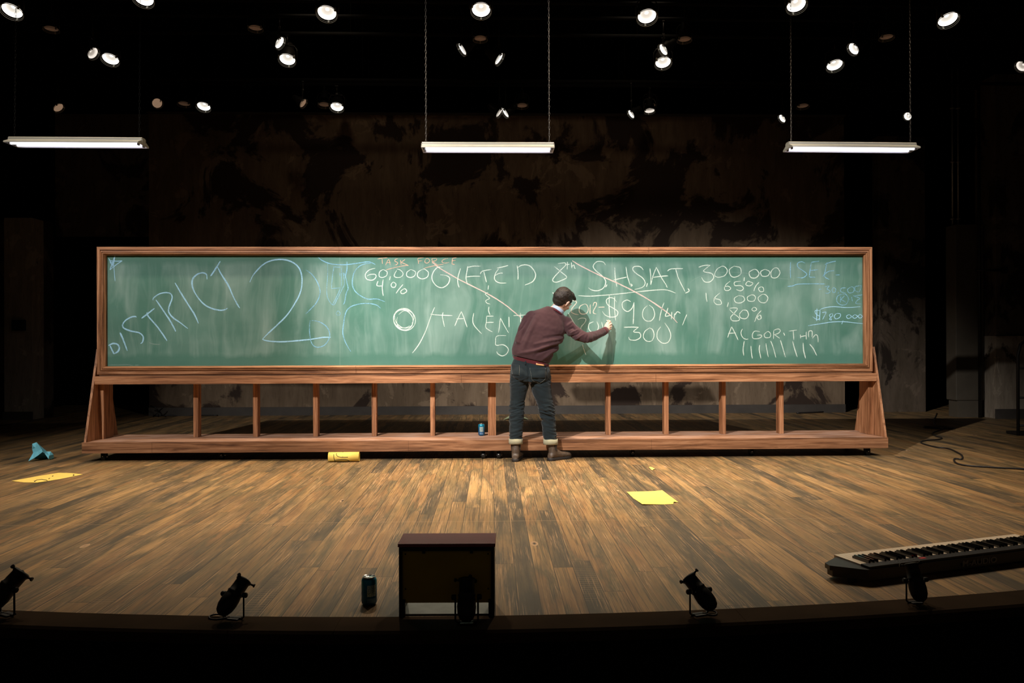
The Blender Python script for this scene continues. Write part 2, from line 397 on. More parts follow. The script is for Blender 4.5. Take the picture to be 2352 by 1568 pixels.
# moulded frame: profile (inward distance, forward height), mitred
prof = [(0, .0), (0, .022), (.003, .025), (.030, .025), (.033, .016), (.037, .016), (.040, .030), (.050, .032), (.053, .024), (.056, .024), (.059, .036), (.066, .036), (.070, .026), (.0795, .012), (.0795, -.03)]
b = MB()
cor = [(BX0, BZ0, 1, 1), (BX1, BZ0, -1, 1), (BX1, BZ1, -1, -1), (BX0, BZ1, 1, -1)]
for k in range(4):
    a, c = cor[k], cor[(k+1) % 4]
    for (d0, h0), (d1, h1) in zip(prof[:-1], prof[1:]):
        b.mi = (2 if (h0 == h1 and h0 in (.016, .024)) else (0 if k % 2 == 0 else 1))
        P = lambda q, d, h: b.bm.verts.new(Vector((q[0]+q[2]*d, BY-h+.025, q[1]+q[3]*d)))
        b._f([P(a, d0, h0), P(c, d0, h0), P(c, d1, h1), P(a, d1, h1)])
b.mi = 0
for zz in (BZ0+.01, BZ1-.01): b.box(((BX0+BX1)/2, BY+.075, zz), (BX1-BX0, .10, .02))
b.mi = 1
for xx in (BX0+.01, BX1-.01): b.box((xx, BY+.075, (BZ0+BZ1)/2), (.02, .10, BZ1-BZ0-.04))
# tiny joints in the top and bottom rails
b.mi = 2
for jx, jz in ((-1.492, BZ1-.04), (.98, BZ1-.04), (1.55, BZ1-.04), (-1.33, BZ0+.04)): b.box((jx, BY-.0115, jz), (.002, .002, .07))
frame = b.build('frame', [M['woodx'], M['woodz'], M['frame_dark']], board, True)
b = MB(); b.box(((BX0+BX1)/2, BY+.053, (BZ0+BZ1)/2), (BX1-BX0-.10, .02, BZ1-BZ0-.10))
surface = b.build('writing_surface', M['board'], board, True)
YS = BY+.043
# lower rail under the frame with its shadow gap painted as darker wood
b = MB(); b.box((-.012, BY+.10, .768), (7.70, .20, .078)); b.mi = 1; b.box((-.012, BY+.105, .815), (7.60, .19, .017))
b.mi = 1
for jx in (-.30, 1.62): b.box((jx, BY-.0002, .768), (.0025, .002, .078))
b.build('rail', [M['woodx'], M['frame_dark']], board, True)
# base tray
TX0, TX1, TY0, TY1, TZ0, TZ1 = -3.8875, 3.858, 7.45, 8.10, .0832, .1876
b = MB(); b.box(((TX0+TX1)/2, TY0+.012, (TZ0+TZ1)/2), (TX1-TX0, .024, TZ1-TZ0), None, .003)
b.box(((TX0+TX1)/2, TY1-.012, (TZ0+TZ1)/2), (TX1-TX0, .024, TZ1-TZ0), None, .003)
b.mi = 1; b.box(((TX0+TX1)/2, (TY0+TY1)/2, TZ1-.010), (TX1-TX0-.002, TY1-TY0-.05, .019))
b.mi = 2
for jx in (-3.23, -.80, 1.54): b.box((jx, TY0-.0002, (TZ0+TZ1)/2), (.003, .002, TZ1-TZ0-.006))
b.box(((TX0+TX1)/2, (TY0+TY1)/2, TZ0+.01), (TX1-TX0-.06, TY1-TY0-.06, .018))
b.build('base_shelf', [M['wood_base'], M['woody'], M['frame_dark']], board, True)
# posts
for i, cx in enumerate([-2.955, -2.365, -1.768, -1.183, -.597, .0, .58, 1.178, 1.768, 2.352, 2.945]):
    w = .079 if i == 5 else .046
    b = MB(); b.box((cx, 7.857, (TZ1+.73)/2), (w, .089, .73-TZ1), None, .002); b.build('post', M['woodz'], board, True)
# gusset legs and the uprights fixed to them
for sx, xo in ((-1, -3.874), (1, 3.852)):
    b = MB(); b.prism([(xo, 7.462, TZ1), (xo, 8.09, TZ1), (xo, 7.845, 1.07), (xo, 7.70, 1.07)], (-sx*.022, 0, 0))
    b.build('side_leg', M['woodz'], board, True)
    b = MB(); b.box((xo-sx*(.022+.022), 7.80, (TZ1+.73)/2), (.044, .19, .73-TZ1), None, .003); b.build('post', M['woodz'], board, True)
# casters
for cx, cy in ((-3.73, 7.56), (3.70, 7.56), (-2.62, 7.60), (-.085, 7.52), (.065, 7.52), (1.38, 7.60), (2.56, 7.60), (-3.73, 8.0), (3.70, 8.0), (0, 8.0)):
    b = MB(); b.box((cx, cy, TZ0-.004), (.07, .06, .006)); b.box((cx-.022, cy, TZ0-.03), (.005, .04, .05)); b.box((cx+.022, cy, TZ0-.03), (.005, .04, .05))
    b.lathe([(.012, -.018), (.032, -.018), (.034, -.012), (.034, .012), (.032, .018), (.012, .018)], 20, Matrix.Translation((cx, cy, .034)) @ Matrix.Rotation(math.pi/2, 4, 'Y'))
    c = b.build('caster', M['metal_black'], board, True)
    b = MB(); b.lathe([(.0, -.028), (.007, -.028), (.007, .028), (.0, .028)], 10, Matrix.Translation((cx+.004, cy-.0, .036)) @ Matrix.Rotation(math.pi/2, 4, 'Y'))
    b.lathe([(.0, 0), (.006, 0), (.006, .004), (.0, .004)], 10, Matrix.Translation((cx, cy-.034, .045)) @ Matrix.Rotation(math.pi/2, 4, 'X'))
    b.build('bolt', M['steel'], c, True)

# ---- chalk writing. Strokes noted on four enlargements of the board: (origin x, origin y, points)
def cpt(org, p, k=3.92): return at(org[0]+p[0]/k, org[1]+p[1]/k, YS)
rng = random.Random(4)
def stroke(b, pts, w, jit=.0006):
    pts = smooth_pts(pts, 6)
    if len(pts) == 2: pts = [pts[0].lerp(pts[1], i/8) for i in range(9)]
    prev = None; n = len(pts); ph = rng.random()*9
    for i, p in enumerate(pts):
        t = (pts[min(i+1, n-1)]-pts[max(i-1, 0)]); t.y = 0
        if t.length < 1e-7: continue
        t.normalize(); s = Vector((-t.z, 0, t.x))
        e = min(1, .45+min(i, n-1-i)/max(1, n)*4)
        ww = w*.35*e*(.85+.3*noise.noise(Vector((p.x*9, p.z*9, ph)))+.10)
        o = Vector((rng.uniform(-jit, jit), 0, rng.uniform(-jit, jit)))
        y = YS-.0003-.00003*(stroke.k % 12)
        A = b.bm.verts.new(Vector((p.x+s.x*ww, y, p.z+s.z*ww))+o); B = b.bm.verts.new(Vector((p.x-s.x*ww, y, p.z-s.z*ww))+o)
        if prev: b._f([prev[0], A, B, prev[1]])
        prev = (A, B)
    stroke.k += 1
stroke.k = 0
def writing(label, mat, org, strokes, w=.0135):
    b = MB()
    for st in strokes: stroke(b, [cpt(org, p) for p in st], w)
    o = b.build('chalk_writing', M[mat], surface, True); o['label'] = label
OA, OB, OC, OD = (200, 560), (700, 560), (1200, 560), (1550, 560)
writing('blue chalk star', 'chalk_blue', OA, [[(195, 130), (225, 180), (240, 200)], [(200, 150), (260, 155), (318, 152)], [(318, 152), (265, 185), (205, 235)], [(205, 235), (228, 170), (253, 100)], [(253, 100), (240, 180), (245, 250), (252, 335)], [(200, 135), (215, 180), (238, 150), (225, 210)]], .012)
writing('blue chalk word DISTRICT rising to the right', 'chalk_blue', OA, [
 [(207, 915), (225, 955), (242, 990)], [(193, 915), (230, 897), (270, 902), (290, 930), (280, 965), (242, 990)],
 [(297, 798), (325, 860), (362, 962)], [(442, 662), (435, 653), (395, 660), (345, 690), (320, 730), (335, 760), (400, 785), (470, 800), (505, 835), (500, 880), (482, 898)],
 [(490, 670), (550, 625), (608, 580)], [(540, 615), (550, 650), (620, 730), (680, 810), (720, 872)],
 [(620, 503), (680, 590), (740, 680), (780, 750), (798, 788)], [(592, 507), (600, 485), (650, 450), (710, 438), (755, 450), (765, 490), (740, 560), (735, 610), (770, 660), (840, 710), (908, 762)],
 [(792, 350), (850, 450), (920, 560), (970, 640), (1003, 715)], [(1080, 318), (1075, 275), (1040, 260), (990, 275), (950, 320), (950, 390), (990, 470), (1050, 540), (1120, 580), (1200, 597), (1245, 590), (1265, 576)],
 [(1112, 290), (1150, 235), (1200, 155)], [(1172, 205), (1210, 275), (1270, 370), (1310, 460), (1345, 530), (1375, 578)]], .0200)
writing('large blue chalk figure 2', 'chalk_blue', OA, [[(1465, 345), (1500, 275), (1580, 190), (1660, 150), (1760, 140), (1850, 165), (1910, 220), (1935, 310), (1925, 420), (1880, 520), (1800, 640), (1700, 740), (1620, 815), (1578, 860)], [(1578, 860), (1640, 875), (1760, 880), (1900, 870), (2020, 858), (2120, 842), (2195, 840)]], .0190)
writing('thin blue chalk bracket and letter D', 'chalk_dimblue', OA, [[(1968, 232), (2030, 280), (2080, 360), (2098, 440), (2070, 520), (2020, 580), (1968, 630)],
 [(2008, 690), (2002, 760), (2010, 850), (2030, 905), (2070, 930), (2130, 915), (2170, 870), (2185, 810), (2160, 750), (2110, 710), (2060, 693), (2020, 690)]], .012)
writing('blue chalk arcs and brackets', 'chalk_dimblue', OB, [[(115, 112), (150, 145), (220, 175), (310, 187), (400, 184), (500, 170), (580, 162), (635, 185)], [(380, 160), (380, 230), (368, 290), (380, 350), (390, 400), (372, 450), (360, 520), (345, 545)],
 [(600, 175), (540, 180), (480, 210), (440, 270), (428, 360), (450, 420), (500, 465), (570, 497), (650, 495), (720, 520)],
 [(682, 578), (640, 548), (560, 535), (470, 545), (400, 575), (365, 630), (350, 720), (342, 800), (360, 870), (390, 930), (415, 968)]], .0125)
writing('thin blue chalk island outline with a box', 'chalk_dimblue', OB, [[(262, 205), (330, 212)], [(330, 212), (330, 300), (330, 395)], [(330, 395), (240, 402)], [(240, 402), (248, 300), (262, 205)],
 [(207, 165), (205, 300), (198, 400), (205, 480), (240, 540), (265, 545), (290, 500), (330, 420), (358, 360), (352, 300), (345, 260)], [(320, 400), (290, 470), (250, 545)],
 [(280, 628), (300, 602), (322, 630), (300, 642), (280, 628)], [(315, 260), (318, 290)], [(340, 262), (358, 268), (352, 285)]], .007)
writing('orange chalk words TASK FORCE, underlined', 'chalk_orange', OB, [[(655, 135), (700, 128), (745, 122)], [(695, 132), (700, 180)], [(727, 192), (755, 140), (770, 190)], [(735, 170), (775, 165)],
 [(838, 132), (815, 140), (812, 155), (835, 168), (830, 185), (812, 190)], [(862, 145), (868, 190)], [(903, 140), (868, 165)], [(868, 165), (930, 192)],
 [(1018, 130), (1025, 180)], [(1018, 130), (1070, 122)], [(1020, 155), (1060, 150)], [(1085, 140), (1082, 165), (1105, 172), (1125, 150), (1105, 130), (1085, 140)],
 [(1145, 130), (1150, 178)], [(1145, 132), (1185, 130), (1180, 150), (1150, 155)], [(1150, 155), (1195, 190)], [(1290, 130), (1250, 140), (1235, 160), (1260, 172), (1300, 165)],
 [(1330, 128), (1325, 180)], [(1330, 130), (1370, 122)], [(1322, 152), (1360, 148)], [(1325, 180), (1350, 185)], [(730, 235), (800, 215), (900, 195), (935, 195)], [(1070, 220), (1150, 200), (1250, 182)]], .0095)
writing('white chalk figures 60,000 and 4%', 'chalk_white', OB, [[(635, 218), (580, 235), (545, 275), (560, 318), (610, 325), (640, 300), (635, 275), (590, 275), (560, 290)],
 [(705, 230), (675, 250), (670, 290), (700, 302), (735, 285), (740, 250), (705, 230)], [(772, 290), (762, 325)], [(828, 235), (805, 285), (830, 302), (870, 295), (885, 265), (860, 235), (828, 225)],
 [(955, 230), (920, 255), (920, 290), (955, 302), (990, 285), (995, 250), (955, 230)], [(1060, 228), (1020, 255), (1018, 295), (1060, 315), (1105, 295), (1112, 255), (1080, 228), (1060, 228)],
 [(660, 335), (650, 375), (700, 378)], [(705, 320), (698, 400), (707, 468)], [(795, 342), (778, 365), (785, 388), (812, 388), (820, 360), (795, 342)], [(885, 365), (850, 405), (822, 445)],
 [(890, 405), (865, 425), (870, 445), (895, 445), (918, 425), (905, 405), (890, 405)]], .0118)
writing('white chalk word GIFTED', 'chalk_white', OB, [[(1250, 205), (1190, 215), (1150, 270), (1150, 330), (1190, 380), (1240, 393), (1290, 360), (1305, 310), (1275, 285), (1220, 278)],
 [(1402, 220), (1380, 300), (1378, 350), (1390, 392)], [(1468, 200), (1458, 260), (1452, 310), (1465, 365)], [(1465, 212), (1520, 200), (1585, 200)], [(1450, 298), (1520, 290), (1580, 292)],
 [(1580, 272), (1600, 245), (1680, 230)], [(1612, 250), (1625, 300), (1635, 345)], [(1730, 218), (1790, 205), (1832, 193)], [(1745, 225), (1715, 270), (1710, 320), (1750, 350), (1815, 352)], [(1712, 285), (1750, 265), (1785, 262)],
 [(1912, 195), (1920, 250), (1920, 322)], [(1912, 215), (1960, 190), (2020, 195), (2065, 240), (2078, 290), (2050, 340), (1982, 370)]], .0125)
writing('small white chalk ampersand between the words', 'chalk_white', OB, [[(1655, 372), (1650, 412)], [(1652, 435), (1625, 450), (1650, 475), (1665, 490), (1630, 510), (1640, 532), (1670, 542)], [(1658, 565), (1655, 600), (1668, 640)]], .010)
circ = []
for k, (cx, cy, rx, ry, ph, tilt) in enumerate([(898, 684, 100, 94, 0, .5), (890, 668, 92, 88, 1.2, -.3), (888, 684, 94, 82, 2.2, .9), (912, 690, 84, 90, 3.6, .2), (892, 674, 74, 92, 4.5, -.8)]):
    circ.append([(cx+rx*math.cos(ph+q*.5)*math.cos(tilt)-ry*math.sin(ph+q*.5)*math.sin(tilt), cy+rx*math.cos(ph+q*.5)*math.sin(tilt)+ry*math.sin(ph+q*.5)*math.cos(tilt)) for q in range(13)])
writing('white chalk circle scribbled round and round', 'chalk_white', OB, circ, .0095)
writing('white chalk slash and word TALENT', 'chalk_white', OB, [[(1170, 570), (1140, 640), (1090, 780), (1030, 900), (968, 983)], [(1130, 632), (1200, 640), (1330, 645)], [(1245, 615), (1240, 660), (1258, 745)],
 [(1350, 738), (1380, 670), (1410, 608)], [(1410, 608), (1435, 670), (1462, 750)], [(1365, 675), (1430, 672)], [(1522, 622), (1512, 690), (1530, 740), (1592, 808)],
 [(1638, 650), (1635, 700), (1632, 755), (1690, 792)], [(1638, 650), (1700, 650)], [(1635, 708), (1703, 705)], [(1745, 798), (1762, 668)], [(1762, 668), (1800, 740), (1835, 800)], [(1838, 655), (1840, 750)],
 [(1880, 645), (1985, 640)], [(1942, 620), (1945, 715)]], .0118)
writing('pink chalk line striking out the middle words', 'chalk_pink', OB, [[(1150, 165), (1190, 200), (1250, 240), (1400, 325), (1620, 435), (1780, 530), (1900, 625), (1975, 690)]], .015)
writing('white chalk figure 5', 'chalk_white', OB, [[(1812, 825), (1730, 830), (1718, 880), (1725, 912), (1790, 908), (1832, 945), (1820, 985), (1780, 1008), (1740, 990), (1728, 968)]], .0125)
writing('white chalk figure 8th', 'chalk_white', OC, [[(320, 178), (380, 170), (385, 195), (330, 250), (272, 320), (300, 345), (360, 325), (398, 298), (345, 250), (287, 203)], [(405, 160), (402, 230)], [(388, 188), (425, 182)], [(440, 165), (445, 220)], [(445, 205), (462, 190), (470, 215), (478, 222)], [(272, 435), (285, 458)]], .0115)
writing('white chalk letters S.H.S.A.T., underlined', 'chalk_white', OC, [[(748, 190), (725, 162), (670, 160), (637, 200), (660, 240), (720, 290), (750, 340), (730, 395), (680, 420), (625, 415), (595, 395)], [(762, 365), (748, 390)],
 [(832, 210), (835, 300), (850, 385)], [(932, 205), (945, 290), (972, 375)], [(820, 325), (885, 310), (940, 298)], [(975, 360), (988, 372), (975, 380)],
 [(1088, 235), (1060, 205), (1005, 205), (995, 235), (1030, 270), (1080, 305), (1105, 350), (1080, 390), (1010, 410)], [(1126, 352), (1116, 388)],
 [(1148, 220), (1155, 300), (1155, 370)], [(1155, 370), (1175, 290), (1205, 210)], [(1205, 210), (1250, 300), (1300, 378)], [(1175, 302), (1240, 292), (1312, 287)], [(1292, 375), (1306, 392)],
 [(1305, 245), (1340, 225), (1445, 222)], [(1380, 225), (1405, 310), (1465, 430)], [(1490, 400), (1500, 425), (1465, 443)], [(500, 465), (600, 470), (780, 458), (1000, 435), (1200, 415), (1300, 415), (1378, 442)]], .0125)
writing('pink chalk line striking out the right-hand words', 'chalk_pink', OC, [[(448, 150), (520, 195), (700, 285), (850, 350), (1020, 435), (1150, 510), (1260, 585), (1330, 640), (1395, 710)]], .0155)
writing('white chalk figure 2012 and dash', 'chalk_cream', OC, [[(440, 510), (475, 512), (485, 530), (450, 575), (438, 610), (470, 630), (505, 638)], [(560, 540), (520, 560), (510, 600), (530, 630), (575, 625), (592, 590), (580, 550), (560, 540)], [(612, 545), (608, 595), (610, 630)], [(635, 560), (645, 530), (665, 530), (662, 560), (640, 600), (640, 622), (665, 630)], [(685, 570), (740, 568)]], .0118)
writing('white chalk sum $90/hr', 'chalk_white', OC, [[(850, 525), (820, 490), (780, 485), (755, 510), (770, 550), (820, 580), (858, 610), (845, 650), (790, 658), (745, 640), (718, 605)], [(782, 458), (780, 560), (788, 670)], [(832, 470), (828, 560), (838, 690)],
 [(975, 520), (940, 505), (900, 530), (905, 580), (945, 608), (985, 580), (1005, 525)], [(1005, 525), (1002, 600), (1000, 660), (997, 722)], [(1125, 555), (1090, 590), (1082, 650), (1110, 690), (1160, 690), (1190, 640), (1175, 580), (1140, 550)],
 [(1275, 528), (1250, 600), (1232, 692)], [(1310, 575), (1300, 610), (1288, 650), (1340, 640)], [(1345, 610), (1340, 680)], [(1370, 625), (1365, 675)], [(1372, 640), (1395, 610), (1422, 625)], [(1480, 635), (1465, 670), (1440, 732)]], .012)
writing('white chalk year being written', 'chalk_white', OC, [[(498, 682), (530, 668), (570, 675), (560, 710), (530, 745), (530, 780), (580, 800)], [(640, 700), (600, 720), (598, 765), (630, 795), (670, 785), (685, 740), (670, 700)], [(713, 700), (724, 755)], [(755, 690), (795, 692)], [(540, 905), (550, 940), (572, 1000)], [(412, 620), (440, 670), (478, 735)]], .0112)
writing('white chalk figure 300', 'chalk_white', OC, [[(912, 750), (980, 748), (1045, 750)], [(1045, 750), (1000, 790), (1055, 800), (1062, 840), (1020, 865), (970, 862), (955, 838)], [(1145, 755), (1100, 790), (1090, 840), (1120, 875), (1165, 870), (1185, 820), (1170, 770), (1140, 755)], [(1245, 745), (1215, 790), (1215, 850), (1260, 892), (1310, 885), (1335, 830), (1320, 770), (1280, 710)]], .012)
writing('white chalk figure 300,000', 'chalk_white', OC, [[(1585, 210), (1640, 193), (1690, 192)], [(1690, 192), (1630, 245), (1700, 265), (1722, 300), (1690, 340), (1640, 340), (1612, 300)], [(1795, 200), (1750, 230), (1730, 280), (1760, 300), (1820, 285), (1845, 240), (1820, 205), (1795, 200)],
 [(1905, 200), (1862, 235), (1880, 290), (1920, 298), (1965, 270), (1960, 215), (1905, 200)], [(1998, 300), (1995, 335)], [(2085, 228), (2042, 255), (2055, 300), (2100, 305), (2130, 270), (2110, 235), (2085, 228)],
 [(2185, 228), (2145, 250), (2160, 290), (2210, 285), (2225, 250), (2185, 228)], [(2270, 215), (2238, 250), (2245, 300), (2290, 302), (2318, 260), (2300, 220), (2270, 215)]], .0115)
writing('faint thin chalk arc through the figures', 'chalk_faint', OC, [[(1480, 375), (1560, 310), (1700, 268), (1850, 255), (2000, 262), (2150, 285), (2352, 314), (2440, 318)]], .005)
writing('white chalk figures 65%', 'chalk_white', OC, [[(1870, 335), (1830, 370), (1820, 410), (1850, 420), (1875, 400), (1850, 380), (1815, 390)], [(1965, 335), (1910, 345), (1915, 375), (1965, 375), (1990, 400), (1965, 422), (1925, 410)], [(2030, 335), (2010, 365), (2045, 378), (2075, 355), (2040, 338), (2030, 335)],
 [(2130, 345), (2100, 380), (2082, 425)], [(2150, 385), (2125, 400), (2140, 428), (2170, 425), (2168, 395), (2150, 385)]], .0112)
writing('white chalk figure 16,000', 'chalk_white', OC, [[(1652, 440), (1655, 480), (1662, 522)], [(1778, 440), (1735, 480), (1725, 520), (1750, 545), (1790, 540), (1780, 505), (1745, 495), (1720, 490)],
 [(1855, 525), (1843, 568)], [(1945, 465), (1908, 490), (1920, 525), (1965, 530), (2000, 505), (1985, 472), (1945, 465)], [(2060, 458), (2025, 480), (2035, 512), (2080, 515), (2098, 485), (2085, 462), (2060, 458)], [(2160, 452), (2122, 485), (2140, 522), (2185, 528), (2210, 490), (2190, 458), (2160, 452)]], .0112)
writing('white chalk figure 80%', 'chalk_white', OC, [[(1862, 580), (1910, 575), (1935, 585), (1905, 625), (1875, 660), (1890, 690), (1945, 690), (1950, 665), (1900, 625), (1865, 590)], [(1985, 595), (1955, 630), (1965, 665), (2010, 672), (2035, 640), (2020, 600), (1985, 595)], [(2080, 570), (2065, 590), (2085, 605), (2108, 592), (2100, 575), (2080, 570)],
 [(2150, 600), (2115, 640), (2090, 702)], [(2135, 640), (2115, 660), (2125, 680), (2148, 670), (2145, 645), (2135, 640)]], .0112)
writing('blue chalk letters ISEE, underlined', 'chalk_dimblue', OD, [[(1042, 165), (1040, 240), (1042, 308)], [(1172, 172), (1140, 160), (1105, 175), (1110, 210), (1160, 245), (1188, 275), (1150, 305), (1100, 300)], [(1230, 165), (1218, 230), (1210, 298)], [(1210, 298), (1265, 300)], [(1230, 165), (1300, 155)], [(1215, 240), (1290, 232)],
 [(1370, 165), (1355, 240), (1345, 290), (1390, 320)], [(1350, 185), (1400, 165), (1450, 155)], [(1330, 292), (1380, 250), (1435, 240)], [(1448, 280), (1488, 278)], [(1015, 382), (1060, 378), (1110, 362), (1250, 358)], [(1250, 358), (1350, 360)]], .011)
writing('small blue chalk figures -30,000 and K-12', 'chalk_dimblue', OD, [[(1295, 410), (1320, 405)], [(1350, 385), (1390, 380), (1370, 405), (1400, 425), (1375, 445), (1352, 440)], [(1430, 390), (1415, 420), (1435, 440), (1450, 410), (1430, 390)], [(1475, 430), (1470, 450)], [(1540, 395), (1500, 400), (1495, 430), (1540, 442)],
 [(1590, 385), (1555, 410), (1570, 440), (1610, 430), (1610, 395), (1590, 385)], [(1680, 375), (1625, 385), (1625, 420), (1660, 430), (1680, 375)], [(1510, 450), (1465, 470), (1460, 520), (1500, 550), (1545, 540), (1562, 490), (1540, 455), (1510, 450)], [(1495, 465), (1490, 530)], [(1530, 465), (1495, 500)], [(1495, 500), (1540, 525)],
 [(1562, 500), (1575, 498)], [(1590, 475), (1600, 520)], [(1690, 458), (1640, 465), (1605, 468)], [(1610, 470), (1665, 490), (1640, 510), (1630, 535), (1678, 540)]], .0088)
writing('blue chalk sum $780,000 between two lines', 'chalk_blue', OD, [[(1310, 590), (1350, 575), (1430, 565), (1550, 572), (1672, 565)], [(1305, 600), (1265, 600), (1270, 630), (1305, 655), (1285, 682), (1240, 655)], [(1280, 580), (1275, 695)], [(1308, 590), (1303, 690)], [(1325, 618), (1365, 612)], [(1365, 612), (1330, 680)],
 [(1415, 625), (1392, 640), (1400, 660), (1410, 685), (1392, 675), (1420, 645), (1415, 625)], [(1455, 625), (1435, 650), (1450, 675), (1485, 660), (1490, 630), (1455, 625)], [(1570, 635), (1545, 650), (1560, 672), (1590, 655), (1570, 635)], [(1620, 635), (1600, 655), (1620, 670), (1645, 650), (1620, 635)], [(1665, 632), (1650, 655), (1670, 668), (1688, 650), (1665, 632)],
 [(1200, 735), (1300, 720), (1420, 702), (1520, 700), (1600, 708), (1700, 718)], [(1515, 690), (1502, 722)]], .0095)
writing('white chalk word ALGORITHM', 'chalk_white', OD, [[(475, 845), (490, 800), (512, 745)], [(512, 745), (540, 800), (570, 865)], [(480, 805), (550, 800)], [(608, 765), (595, 800), (610, 840), (640, 858), (662, 855)], [(765, 790), (720, 785), (698, 815), (705, 850), (750, 852), (780, 835), (775, 820), (740, 822)],
 [(830, 790), (805, 815), (815, 842), (855, 840), (862, 810), (845, 790), (830, 790)], [(890, 780), (888, 855)], [(890, 778), (930, 765), (950, 780), (930, 805), (895, 815)], [(895, 815), (945, 850)], [(978, 798), (990, 825)], [(1025, 785), (1100, 775)], [(1065, 780), (1072, 862)],
 [(1130, 815), (1132, 850)], [(1130, 835), (1180, 825)], [(1182, 790), (1183, 860)], [(1205, 840), (1205, 790), (1235, 785), (1235, 840)], [(1238, 850), (1265, 818), (1285, 830), (1290, 885)]], .0112)
writing('nine white chalk tally strokes', 'chalk_white', OD, [[(625, 875), (615, 940), (620, 1005)], [(685, 918), (690, 980), (698, 1032)], [(765, 908), (760, 950), (775, 1030)], [(820, 895), (828, 950), (842, 1018)], [(862, 872), (885, 930), (910, 1022)], [(950, 865), (970, 930), (995, 1018)], [(1060, 875), (1080, 950), (1102, 1018)], [(1155, 890), (1160, 960), (1178, 1030)], [(1212, 900), (1245, 940), (1278, 1005)]], .0135)
writing('pale chalk rub marks near the bottom corner', 'chalk_faint', OA, [[(195, 1088), (280, 1088), (370, 1085), (400, 1094), (415, 1090)], [(430, 1092), (470, 1090)], [(555, 885), (600, 900), (660, 905)], [(560, 890), (590, 900), (655, 908)]], .010)
# ------------------------------------------------------------------ hanging fluorescent fixtures
def fixture_parts(root):
    prof = [(-.105, .0), (-.102, .014), (-.045, .038), (-.038, .044), (-.038, .060), (-.030, .068), (.030, .068), (.038, .060), (.038, .044), (.045, .038), (.102, .014), (.105, .0)]
    inner = [(y*.97, z-.004 if z > .003 else z) for y, z in prof][::-1]
    b = MB()
    ring = lambda x: [Vector((x, y, z)) for y, z in prof+inner]
    b.loft([ring(-.61), ring(.61)], True, False)
    for s in (-1, 1):
        b.prism([Vector((s*.607, y, z)) for y, z in prof], (s*.004, 0, 0))
        for yy in (-.03, 0, .03): b.box((s*.613, yy, .035), (.006, .008, .04), None, .002)
    o = b.build('reflector', [M['fix_white'], M['fix_inner']], root)
    for q in o.data.polygons:
        if q.normal.z < -.2: q.material_index = 1
    for yy, zz in ((-.05, .004), (.045, .008)):
        b = MB(); b.lathe([(.0, -.575), (.0125, -.575), (.0125, .575), (0, .575)], 12, Matrix.Translation((0, yy, zz)) @ Matrix.Rotation(math.pi/2, 4, 'Y'))
        t = b.build('tube', M['tube_glow'], root)
        for s in (-1, 1):
            b = MB(); b.box((s*.588, yy, zz+.006), (.014, .028, .04), None, .003); b.build('socket', M['fix_white'], t)
def add_chain(root, x, top, bottom=(0, .075)):
    b = MB(); p0 = Vector((x, 0, .066)); p1 = Vector(top); L = (p1-p0).length; n = int(L/.032); d = (p1-p0).normalized()
    q = d.to_track_quat('Z', 'Y').to_matrix()
    for i in range(n):
        c = p0 + d*(i+.5)*.032; rot = q @ Matrix.Rotation((i % 2)*math.pi/2+.3, 3, 'Z')
        pts = [c + rot @ Vector((.0065*math.cos(a), 0, .019*math.sin(a))) for a in [2*math.pi*k/8 for k in range(8)]]
        b.tube(pts, .0014, 5, False, True)
    o = b.build('chain', M['chain'], root); tag(o, kind='stuff'); return o
fx_pos = [(at(177, 333.5, 7.2), -.030, 'left fluorescent strip light with two lit tubes, above the left end of the chalkboard', ((-.57, 0, 2.4), (.57, .0, 2.4))),
          (at(1121, 345, 7.2), -.003, 'middle fluorescent strip light hanging on two chains, above the chalk word GIFTED', ((-.575, 0, 2.4), (.56, -.1, 2.4))),
          (at(1955, 344.5, 7.2), .02, 'right fluorescent strip light hanging on two chains, above the right end of the chalkboard', ((-.575, .0, 2.4), (.57, 0, 2.4)))]
fixes = []
for i, (p, rz, lab, tops) in enumerate(fx_pos):
    if i == 0:
        o = empty('fluorescent_light', p, rz); fixture_parts(o)
    else:
        o = copy_tree(fixes[0]); o.location = p; o.rotation_euler.z = rz
    fixes.append(o)
    tag(o, lab, 'ceiling light', 'hanging fluorescent lights')
for o, (p, rz, lab, tops) in zip(fixes, fx_pos):
    for s, tp in zip((-.575, .57), tops): add_chain(o, s, tp)
for c in fixes[0].children:
    if c.name.startswith('chain'): c.data.materials[0] = M['black']  # left chains painted black for the darkness they hang in
fixes[0].rotation_euler.y = .010

# ------------------------------------------------------------------ stage lamps on pipes
def lamp_meshes():
    b = MB(); b.lathe([(.0, -.27), (.045, -.27), (.062, -.24), (.066, -.17), (.098, -.12), (.102, -.02), (.104, .0), (.100, .0), (.099, -.008)], 28, None, False)
    can = b.mesh('can', M['metal_black'])
    b = MB(); b.lathe([(.099, -.002), (.094, -.010), (.083, -.024), (.060, -.040), (.030, -.050), (.001, -.052)], 28, None, False); refl = b.mesh('reflector', M['lamp_glow'])
    b = MB()
    for rr, z in ((.112, .012), (.116, .03)):
        pts = [Vector((rr*math.cos(a), rr*math.sin(a), z)) for a in [2*math.pi*k/28 for k in range(28)]]; b.tube(pts, .0035, 6, False, True)
    for a in (.5, 2.6, 4.7): b.box((.112*math.cos(a), .112*math.sin(a), .012), (.018, .018, .045), Matrix.Rotation(a, 3, 'Z'))
    fr = b.mesh('gel_frame', M['fix_white'])
    b = MB(); b.tube([(-.125, 0, 0), (-.125, 0, .12), (-.09, 0, .17), (.09, 0, .17), (.125, 0, .12), (.125, 0, 0)], .008, 6)
    yoke = b.mesh('yoke', M['metal_black'])
    b = MB(); b.box((0, 0, .185), (.04, .04, .03), None, .004)
    clamp = b.mesh('clamp', M['metal_black'])
    return can, refl, fr, yoke, clamp
LM = lamp_meshes()
REFL = {'lamp_glow': LM[1]}
